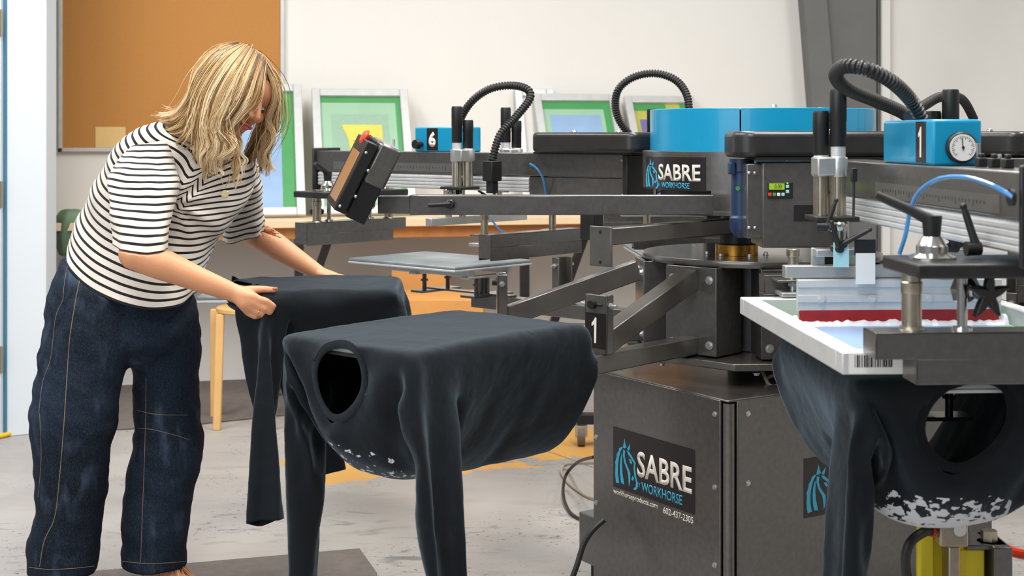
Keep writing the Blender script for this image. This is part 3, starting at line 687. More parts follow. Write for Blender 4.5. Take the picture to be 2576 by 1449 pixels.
# rolling stand caster seen beyond
fx = thing('rolling_stand', 'black rolling stand with one visible caster left of the base cabinet', 'cart', (0, 0, 0))
Yc = 6.1
p0 = at(1462, 1095, Yc)
MB().box((at(1450, 0, Yc).x, Yc-.03, at(0, 1065, Yc).z), (at(1640, 0, Yc).x, Yc+.03, at(0, 1040, Yc).z)).build('base_beam', M['steeld'], fx, bevel=.003)
MB().cyl((p0.x, Yc, at(0, 1095, Yc).z), (p0.x, Yc, at(0, 1068, Yc).z), .028).box((p0.x-.026, Yc-.02, .04), (p0.x-.02, Yc+.02, at(0, 1090, Yc).z)).box((p0.x+.02, Yc-.02, .04), (p0.x+.026, Yc+.02, at(0, 1090, Yc).z)).build('caster_fork', M['zinc'], fx)
MB().cyl((p0.x-.016, Yc, .045), (p0.x+.016, Yc, .045), .045, n=32).build('caster_wheel', M['rubber'], fx)
MB().box((at(1447, 0, Yc).x, Yc-.03, at(0, 1003, Yc).z), (at(1480, 0, Yc).x, Yc+.03, at(0, 990, Yc).z)).cyl((p0.x+.0, Yc, at(0, 1045, Yc).z), (p0.x, Yc, at(0, 900, Yc).z), .006).build('mast', M['steeld'], fx, bevel=.002)
# ------------------------------------------------------------------ print heads: local +x outward, +y sideways, z up
RX = Matrix.Rotation(math.radians(90), 3, 'X')
def ridged(p0, p1, prof, mb=None):      # extrude a side profile (y, z) along x
    mb = mb or MB(); n = len(prof)
    mb.add([(xx, y, z) for xx in (p0, p1) for y, z in prof], [tuple(range(n))[::-1], tuple(range(n, 2*n))]+[(i, (i+1) % n, n+(i+1) % n, n+i) for i in range(n)])
    return mb
def corrugated(pts, r, name, parent, root=None, pitch=.0098, n=14):
    P = [Vector(p) for p in pts]
    if root is not None: P = [world_local(root, p) for p in P]
    Q, _ = smooth_path(P, r, 40)
    # resample evenly
    d = [0]
    for i in range(1, len(Q)): d.append(d[-1]+(Q[i]-Q[i-1]).length)
    L = d[-1]; m = int(L/(pitch/4)); out = []; rr = []; k = 0
    for i in range(m+1):
        s = L*i/m
        while k < len(d)-2 and d[k+1] < s: k += 1
        t = (s-d[k])/max(d[k+1]-d[k], 1e-9); out.append(Q[k].lerp(Q[k+1], min(t, 1)))
        rr.append(r*(1.0 if i % 4 in (0, 1) else .76))
    mb = MB(); mb.tube(out, rr, n); return mb.build(name, M['cable'], parent, smooth=25)
def lever(parent, c, d, L=.06, r=.008, hub=.016, m='black', boss=(0, 0, 1)):
    """clamping lever: boss at c, arm along d"""
    c, d, bz = Vector(c), Vector(d), unit(Vector(boss))
    mb = MB().cyl(c-bz*.008, c+bz*.018, r*1.25, r*1.1, 16)
    e = c+bz*.012; dn = unit(d)
    mb.tube([e, e+dn*L*.3, e+dn*L*.8, e+dn*L], [r*.9, r*.7, r*.62, r*.45], 12)
    mb.sphere(e+dn*L, r*.62, n=8)
    return mb.build('clamp_lever', M[m], parent)
YM = .03     # heads sit a little off the radial line
def holder(parent, x0, x1, y0, y1, name):
    yb_ = y0+(.068 if x1 > 1.5 else 0)
    mb = MB().box((x0, y0, .992), (x0+.004, y1, 1.036)).box((x0, yb_, .950), (x0+.004, y1, .9925)).box((x0, yb_, .950), (x1, yb_+.004, .9925)).box((x1-.004, y0, .992), (x1, y1, 1.036)).box((x1-.004, y0+(.068 if x1 > 1.5 else 0), .950), (x1, y1, .9925)).box((x0, y0, 1.032), (x1, y1, 1.036)).box((x0, y0, .992), (x1, y0+.004, 1.036)).box((x0, y1-.004, .958), (x1, y1, 1.036))
    return mb.build(name, M['steel'], parent, bevel=.0015)
def make_head(label, group, ang, number=None, full=True, cover='radial', vb=(1.205, 1.505)):
    t = thing('print_head', label, 'print head', (CX, CY0, 0), rad(ang), group)
    # beam: channel with rail below
    MB().box((.45, YM-.062, 1.226), (1.97, YM+.05, 1.303)).build('beam', M['steel'], t, bevel=.003)
    prof = [(-.056, 1.170), (-.060, 1.174), (-.060, 1.180), (-.056, 1.183), (-.060, 1.186), (-.060, 1.192), (-.056, 1.195), (-.060, 1.198), (-.060, 1.204), (-.056, 1.207), (-.060, 1.210), (-.060, 1.216), (-.054, 1.222), (-.050, 1.226),
            (.038, 1.226), (.042, 1.222), (.048, 1.216), (.048, 1.210), (.044, 1.207), (.048, 1.204), (.048, 1.198), (.044, 1.195), (.048, 1.192), (.048, 1.186), (.044, 1.183), (.048, 1.180), (.048, 1.174), (.044, 1.170)]
    prof = [(y+YM, z) for y, z in prof]
    ridged(.86, 1.955, prof).build('slide_rail', M['aluw'], t, smooth=20)
    MB().box((.45, YM-.055, 1.155), (.86, YM+.045, 1.224)).build('root_section', M['steel'], t, bevel=.003)
    MB().box((1.962, YM-.075, 1.150), (1.972, YM+.065, 1.314)).box((1.972, YM-.062, 1.170), (1.980, YM+.05, 1.29)).build('end_plate', M['steeld'], t, bevel=.004)
    MB().box((.43, YM-.075, 1.150), (.45, YM+.065, 1.300)).build('root_plate', M['steeld'], t, bevel=.003)
    # gusset down to the hub post
    MB().box((.60, YM-.03, 1.02), (.66, YM+.02, 1.156)).build('post', M['steeld'], t, bevel=.003)
    mb = MB().prism([(0, 0), (.075, 0), (.0, -.075)], (.66, YM-.034, 1.155), (1, 0, 0), (0, 0, 1), -.008); mb.build('gusset', M['steeld'], t)
    for y in (-.066, .056):
        for z in (1.17, 1.285): mb = MB(); hexbolt(mb, (.45, YM+y, z), (1, 0, 0), .007); mb.build('bolt', M['zinc'], t)
    # graduated scale on both sides of the beam
    for s, y in ((-1, YM-.0626), (1, YM+.0506)):
        sc_ = MB().box((1.20, y-.0004, 1.231), (1.86, y+.0004, 1.262)).build('scale_strip', M['scale'], t, smooth=0)
        if full:
            mk = MB()
            for k in range(34): 
                h = .012 if k % 5 == 0 else .006
                mk.box((1.25+k*.0165, y-.0009, 1.250-h), (1.2515+k*.0165, y+.0009, 1.250))
            mk.build('scale_mark', M['decal'], sc_, smooth=0)
    # blue valve box with its number
    bx = MB().box((vb[0], YM-.048, 1.303), (vb[1], YM+.048, 1.392)).build('valve_box', M['blue'], t, bevel=.006, seg=3)
    for s in ((-1, 1) if full else (1,)):
        y = YM-.0484 if s < 0 else YM+.0484
        xc = 1.44 if s < 0 else 1.321
        pl = MB().box((xc-.028, y-.0004, 1.308), (xc+.028, y+.0004, 1.388)).build('number_plate', M['decal'], bx, smooth=0)
        if number:
            wd = .036
            if number == '1': one_on((xc-.013 if s < 0 else xc+.013, y+.0004*s, 1.318), (1 if s < 0 else -1, 0, 0), (0, 0, 1), .026, .060, M['white'], pl)
            elif s < 0: text_on(number, (xc-wd/2, y-.0005, 1.320), (1, 0, 0), (0, 0, 1), wd, .055, M['white'], pl, 'numeral', .05)
            else: text_on(number, (xc+wd/2, y+.0005, 1.320), (-1, 0, 0), (0, 0, 1), wd, .055, M['white'], pl, 'numeral', .05)
    RY = Matrix.Rotation(math.radians(90), 3, 'Y')
    ga = MB().lathe((vb[1]-0.005, YM+.006, 1.338), [(.029, 0), (.030, .002), (.030, .014), (.027, .017)], 40, R=RY).build('pressure_gauge', M['black'], t)
    MB().lathe((vb[1]+0.011, YM+.006, 1.338), [(.0255, 0), (.0255, .0022)], 40, R=RY).build('gauge_face', M['gaugew'], ga)
    if full:
        mk = MB()
        for k in range(28):
            a = math.radians(-225+k*10)
            u_ = Vector((0, math.cos(a), -math.sin(a))); c_ = Vector((vb[1]+.0135, YM+.006, 1.338))
            mk.bar(c_+u_*(.019 if k % 3 else .016), c_+u_*.022, .0008, .0006, (1, 0, 0))
        mk.bar((vb[1]+.014, YM+.006, 1.332), (vb[1]+.014, YM+.004, 1.356), .0015, .0008, (1, 0, 0))
        mk.cyl((vb[1]+.013, YM+.006, 1.338), (vb[1]+.0155, YM+.006, 1.338), .0025)
        mk.build('gauge_needle', M['black'], ga)
    for x, y, hh in ((1.548, YM+.025, .034), (1.60, YM+.045, .012)):
        MB().cyl((x, y, 1.303), (x, y, 1.313), .007).tube([(x, y, 1.313), (x+.004, y-.004, 1.313+hh)], [.003, .0045], 12).build('toggle_switch', M['chrome'], t)
    for x in (1.60, 1.66, 1.72):
        MB().box((x-.009, YM+.0, 1.303), (x+.009, YM+.018, 1.320)).cyl((x, YM+.009, 1.320), (x, YM+.009, 1.328), .006).build('push_button', M['black'], t, bevel=.002)
    MB().cyl((1.375, YM+.048, 1.33), (1.375, YM+.066, 1.33), .009).cyl((1.375, YM+.066, 1.33), (1.375, YM+.084, 1.33), .018, .016).build('regulator_knob', M['black'], t)
    # squeegee / flood bar cylinders on each side of the beam
    for s, off in ((-1, -.135), (1, .115)):
        y = YM+off
        for dx, dy, ztop, m_ in ((.012, .016, 1.462, 0), (-.012, -.015, 1.434, 1)):
            x_ = 1.105+dx; y_ = y+dy
            cyl = MB().lathe((x_, y_, 1.186), [(.0155+.0008*(k % 2), k*.0001) for k in range(1)]+[(.0158, 0), (.0158, .085)], 28).build('air_cylinder', M['nickel'], t)
            rb = MB()
            for k in range(10):
                a = 2*math.pi*k/10; rb.cyl((x_+.0158*math.cos(a), y_+.0158*math.sin(a), 1.188), (x_+.0158*math.cos(a), y_+.0158*math.sin(a), 1.271), .0013, n=6)
            rb.build('cylinder_rib', M['nickel'], cyl)
            MB().lathe((x_, y_, 1.271), [(.0185, 0), (.019, .002), (.019, .041), (.017, .044)], 32).build('cylinder_collar', M['alu'], cyl)
            MB().lathe((x_, y_, 1.315), [(.016, 0), (.016, .022)], 28).build('adjusting_sleeve', M['aluw'], cyl)
            MB().lathe((x_, y_, 1.337 if not m_ else 1.318), [(.0172, 0), (.0178, .002), (.0178, .055), (.0185, .057), (.0185, ztop-1.337-.006), (.0165, ztop-1.337)], 32).build('rubber_grip', M['black'], cyl)
        MB().box((1.105-.028, y-.034, 1.272), (1.105+.028, y+.034, 1.314)).build('cylinder_block', M['alu'], t, bevel=.004)
        MB().box((1.065, min(y-.045, y+.05), 1.176), (1.165, max(y-.045, y+.05), 1.186)).build('cylinder_plate', M['steeld'], t, bevel=.002)
        MB().cyl((1.167, y, 1.08), (1.167, y, 1.176), .006).cyl((1.13, y-.03*s, 1.08), (1.13, y-.03*s, 1.176), .006).lathe((1.167, y, 1.156), [(.02, 0), (.022, .004), (.022, .016), (.018, .02)], 24).build('piston_rod', M['chrome'], t)
        MB().box((1.12, y-.045, 1.100), (1.165, y+.045, 1.116)).box((1.135, y-.05, 1.062), (1.142, y-.02, 1.118)).box((1.135, y+.02, 1.062), (1.142, y+.05, 1.118)).build('holder_yoke', M['alu'], t, bevel=.002)
        MB().cyl((1.15, y+.02, 1.086), (1.15, y+.02, 1.112), .006).build('brass_fitting', M['brass'], t)
        lever(t, (1.16, y-.035, 1.165), (.05, -.35*s, .95), .06, boss=(.2, -1*s, 0))
        lever(t, (1.185, y+.0, 1.130), (.15, -.75*s, .42), .065, boss=(1, .2, 0))
        lever(t, (1.185, y-.008, 1.120), (.1, -.3, .95), .06, boss=(1, .3, 0))
    MB().box((1.125, YM-.245, 1.054), (1.155, YM+.245, 1.080)).build('crossbar', M['alu'], t, bevel=.002)
    # rear screen clamp
    holder(t, .86, .915, YM-.235, YM+.235, 'rear_screen_holder')
    for y in (YM-.175, YM+.175):
        cl_ = MB().cyl((.945, y, 1.03), (.945, y, 1.085), .0125).lathe((.945, y, 1.082), [(.014, 0), (.015, .002), (.015, .016), (.013, .018)], 24).build('clamp_cylinder', M['nickel'], t)
        MB().box((.89, y-.045, 1.026), (.985, y+.03, 1.031)).build('clamp_plate', M['steel'], cl_, bevel=.001)
        MB().cyl((.945, y, 1.0), (.945, y, 1.028), .006).tube([(.945, y, 1.014), (.945, y, 1.021)], .011, 6).build('clamp_bolt', M['zinc'], cl_)
    MB().box((.915, YM-.21, .992), (.985, YM+.21, 1.003)).build('clamp_pad', M['alu'], t, bevel=.002)
    # front lift plate, posts and screen holder
    MB().box((1.72, YM-.215, 1.128), (1.90, YM+.215, 1.152)).build('front_plate', M['steeld'], t, bevel=.004)
    holder(t, 1.795, 1.865, YM-.272, YM+.235, 'front_screen_holder')
    for y in (YM-.195, YM+.17):
        MB().cyl((1.815, y, 1.030), (1.815, y, 1.098), .0165).lathe((1.815, y, 1.096), [(.0175, 0), (.018, .002), (.018, .018), (.0165, .020), (.0165, .032)], 28).lathe((1.815, y, 1.034), [(.022, 0), (.02, .006)], 24).build('lift_post', M['nickel'], t)
    for y in (YM-.118, YM+.09):
        MB().cyl((1.84, y, 1.032), (1.84, y, 1.126), .0085).lathe((1.84, y, 1.034), [(.018, 0), (.016, .008)], 24).build('guide_rod', M['chrome'], t)
    # cone knob with long lever
    for y, dd in ((YM-.155, (-.25, -.85, .40)), (YM+.13, (-.3, .85, .4))):
        kn = MB().lathe((1.80, y, 1.152), [(.040, 0), (.040, .004), (.026, .010), (.026, .022), (.024, .024), (.016, .038)], 16).build('cone_clamp', M['chrome'], t, smooth=25)
        MB().cyl((1.80, y, 1.188), (1.80, y, 1.225), .014, .017).tube([(1.80, y, 1.216), Vector((1.80, y, 1.218))+unit(Vector(dd))*.035, Vector((1.80, y, 1.218))+unit(Vector(dd))*.10], [.011, .009, .0075], 12).build('clamp_lever', M['black'], kn)
    lever(t, (1.79, YM-.085, 1.168), (-.1, -.28, .95), .075, .010, boss=(0, 1, 0))
    # star knob
    st = MB(); kc = Vector((1.855, YM-.085, 1.098)); ax = unit(Vector((.9, .35, -.1))); e1 = unit(Vector((0, 0, 1)).cross(ax)); e2 = ax.cross(e1)
    poly = []
    for k in range(20):
        a = 2*math.pi*k/20+.3; q = .046 if k % 4 == 0 else (.034 if k % 4 in (1, 3) else .014)
        if k % 4 in (1, 3): q = .024
        poly.append((q*math.cos(a), q*math.sin(a)))
    st.prism(poly, kc, e1, e2, .014); st.cyl(kc-ax*.02, kc, .012)
    st.build('star_knob', M['black'], t, bevel=.003)
    MB().cyl(kc-ax*.05, kc-ax*.02, .008).lathe(kc-ax*.05, [(.03, 0), (.018, .02), (.010, .03)], 8, R=ax.to_track_quat('Z', 'Y').to_matrix()).build('knob_spindle', M['chrome'], t)
    mb = MB().lathe((1.84, YM+.15, 1.06), [(.012, 0), (.026, .004), (.028, .014), (.026, .022), (.012, .026)], 20); mb.cyl((1.84, YM+.15, 1.034), (1.84, YM+.15, 1.062), .008)
    mb.build('round_knob', M['black'], t)
    # rounded belt cover at the root
    if cover == 'cross':
        mb = MB(); vs = []
        x0, x1, y0, y1, r = .56, .74, -.235, .27, .05
    else: x0, x1, y0, y1, r = .36, .80, YM-.06, YM+.12, .04
    poly = []
    for cx_, cy_, a0 in ((x1-r, y1-r, 0), (x0+r, y1-r, 90), (x0+r, y0+r, 180), (x1-r, y0+r, 270)):
        for k in range(7): a = math.radians(a0+k*15); poly.append((cx_+r*math.cos(a), cy_+r*math.sin(a)))
    MB().prism(poly, (0, 0, 1.306), (1, 0, 0), (0, 1, 0), .066).build('belt_cover', M['gloss'], t, bevel=.014, seg=4, smooth=50)
    MB().box((x0+.05, y0+.05, 1.300), (x1+.02, y1-.05, 1.307)).build('cover_plate', M['black'], t)
    for fx_, fy_ in ((.3, .5), (.72, .5)): MB().lathe((x0+(x1-x0)*fx_, y0+(y1-y0)*fy_, 1.372), [(.009, 0), (.008, .004), (.004, .008)], 12).build('cap_nut', M['chrome'], t)
    return t
h1 = make_head('nearest print head with blue box number 1 and pressure gauge at the right', 'print heads', 270, '1', cover='cross')
h6 = make_head('print head with blue box number 6 behind the control panel', 'print heads', 135, '6', vb=(1.17, 1.413))
# screws of head 1 joint etc. are shared by copies; the others stand further round
hb = make_head('unnumbered print head hidden mostly behind the blue drum', 'print heads', 90, None, False)
for ang_, lab in ((315, 'print head at the far right edge behind the number 1 box'), (0, 'print head pointing right, mostly hidden behind the nearest one')):
    c = copy_tree(hb); c.rotation_euler = (0, 0, rad(ang_)); c['label'] = lab
# hoses and air lines of the heads
corrugated([at(2318, 300, 2.86), at(2290, 250, 2.84), at(2240, 203, 2.78), at(2175, 172, 2.76), at(2120, 168, 2.8), at(2103, 192, 2.88), at(2130, 222, 2.98), at(2200, 252, 3.08), at(2265, 280, 3.16), at(2300, 305, 3.2)], .0155, 'corrugated_hose', h1, h1)
corrugated([at(2285, 292, 2.9), at(2325, 265, 3.0), at(2370, 243, 3.15), at(2420, 250, 3.4), at(2450, 300, 3.6)], .0115, 'corrugated_hose', h1, h1)
corrugated([at(1150, 330, 4.9), at(1162, 292, 4.86), at(1190, 252, 4.83), at(1232, 224, 4.8), at(1285, 215, 4.78), at(1325, 224, 4.75), at(1333, 248, 4.73), at(1300, 292, 4.7), at(1258, 340, 4.66), at(1238, 405, 4.64)], .0145, 'corrugated_hose', h6, h6)
c = world_local(h6, at(1238, 430, 4.64))
MB().cbox(c, (.045, .05, .068)).cbox(c+Vector((0, 0, -.05)), (.03, .03, .05)).build('hose_plug', M['black'], h6, bevel=.003)
corrugated([at(1590, 345, 5.3), at(1562, 310, 5.28), at(1548, 270, 5.25), at(1556, 225, 5.22), at(1595, 194, 5.2), at(1650, 185, 5.18), at(1700, 202, 5.15), at(1728, 240, 5.12), at(1734, 290, 5.1)], .0155, 'corrugated_hose', hb, hb)
def line_(pts, root, r=.004):
    return MB().tube([world_local(root, p) for p in pts], r, 10, res=10).build('air_line', M['tube'], root)
line_([at(2549, 497, 2.17), at(2500, 468, 2.2), at(2430, 446, 2.28), at(2365, 449, 2.35), at(2315, 480, 2.4), at(2290, 530, 2.42), at(2278, 590, 2.42), at(2262, 640, 2.42)], h1, .0038)
q = world_local(h1, at(2549, 497, 2.18)); MB().lathe(q, [(.014, 0), (.014, .006)], 20, R=RX).build('grommet', M['black'], h1)
line_([at(1333, 412, 4.62), at(1352, 425, 4.6), at(1368, 455, 4.6), at(1374, 500, 4.62)], h6, .0038)
line_([at(1235, 550, 4.75), at(1262, 582, 4.75), at(1310, 598, 4.75), at(1376, 590, 4.75)], h6, .0035)
MB().tube([world_local(h1, q_) for q_ in (at(2147, 432, 2.97), at(2148, 480, 2.97), at(2147, 545, 2.97))], .0028, 8, res=4).build('sensor_cable', M['cable'], h1)
MB().cbox(world_local(h1, at(2148, 440, 2.97)), (.012, .012, .03)).build('sensor', M['black'], h1, bevel=.002)
# ------------------------------------------------------------------ screen in head 1 with its squeegee and ink
ts = thing('printing_screen', 'aluminium printing screen with barcode clamped over the right-hand black shirt', 'screen', (CX, CY0, 0), rad(270))
x0, x1, y0, y1, z0, z1 = .950, 1.768, YM-.30, YM+.28, .951, .990
k = .038
f_ = MB().box((x0, y0, z0), (x0+k, y1, z1)).box((x1-k, y0, z0), (x1, y1, z1)).box((x0+k, y0, z0), (x1-k, y0+k, z1)).box((x0+k, y1-k, z0), (x1-k, y1, z1))
f_.build('frame', M['aluw'], ts, bevel=.003)
ms = MB().box((x0+k, y0+k, z0+.0005), (x1-k, y1-k, z0+.002)).build('mesh_panel', M['mint'], ts, smooth=0)
MB().box((x0+.12, y0+.075, z0+.0021), (x1-.07, y1-.075, z0+.0026)).build('stencil', M['bluem'], ms, smooth=0)
MB().box((x0+.05, y0+.05, z0+.0021), (x0+.07, y1-.05, z0+.0025)).build('tape_strip', M['green'], ms, smooth=0)
lb = MB().box((x1-.0, y0+.012, z0+.002), (x1+.0006, y0+.115, z1-.002)).build('barcode_label', M['gaugew'], ts, smooth=0)
bc_ = MB(); rnd = random.Random(3); yy = y0+.022
while yy < y0+.085:
    w_ = rnd.choice((.001, .0018, .003)); bc_.box((x1+.0006, yy, z0+.013), (x1+.0010, yy+w_, z1-.005)); yy += w_+rnd.choice((.001, .0016, .0024))
bc_.build('barcode', M['decal'], lb, smooth=0)
sq = thing('squeegee', 'long red-bladed squeegee in an aluminium holder standing in white ink', 'squeegee', (CX, CY0, 0), rad(270))
x_ = 1.165; ya, yb = YM-.222, YM+.222
prof = [(0, 0), (.012, 0), (.012, .018), (.018, .020), (.018, .034), (.013, .036), (.013, .050), (.018, .052), (.018, .066), (.006, .068), (0, .068)]
n = len(prof)
mb = MB(); mb.add([(x_-.008+a_, y, .984+b_) for y in (ya, yb) for a_, b_ in prof], [tuple(range(n))[::-1], tuple(range(n, 2*n))]+[(i, (i+1) % n, n+(i+1) % n, n+i) for i in range(n)])
mb.build('squeegee_holder', M['aluw'], sq, smooth=20)
for y in (ya+.05, ya+.16, yb-.16, yb-.05): mb = MB(); hexbolt(mb, (x_+.010, y, 1.010), (1, 0, 0), .007, .004); mb.build('bolt', M['aluw'], sq)
MB().box((x_-.004, ya+.004, .956), (x_+.005, yb-.004, .986)).build('squeegee_blade', M['red'], sq, bevel=.001)
mb = MB(); rows = []
for i in range(120):
    y = ya-.01+(yb-ya+.02)*i/119; h = .008+.010*abs(noise.noise(Vector((y*30, 1, 0))))+.004*noise.noise(Vector((y*90, 5, 0)))
    if i < 3 or i > 116: h = .022
    ww = .020+.010*noise.noise(Vector((y*22, 9, 0)))
    rows.append([Vector((x_+.002+ww*a_, y, .9535+h*b_)) for a_, b_ in ((0, 0), (0, 1.0), (.25, 1.0), (.55, .85), (.85, .4), (1, 0))])
mb.loft(rows, True, True); o = mb.build('ink_bead', M['ink'], None, smooth=60); o.location = (CX, CY0, 0); o.rotation_euler = (0, 0, rad(270))
tag(o, 'thick ridge of white plastisol ink along the squeegee on the screen', 'ink')
# hanging paper tags on the crossbar
c = world_local(h1, at(2176, 640, 2.96))
MB().cbox(c+Vector((0, 0, .015)), (.004, .045, .034)).build('tape_tag', M['black'], h1)
MB().cbox(c+Vector((.003, 0, -.030)), (.001, .042, .066)).build('tape_tag', M['gaugew'], h1)
c = world_local(h1, at(2108, 648, 2.96))
MB().prism([(0, 0), (.032, 0), (.032, .04), (.022, .052), (0, .052)], c+Vector((0, -.01, -.02)), (0, 1, 0), (0, 0, 1), .006).build('end_cap', M['paleblue'], h1)
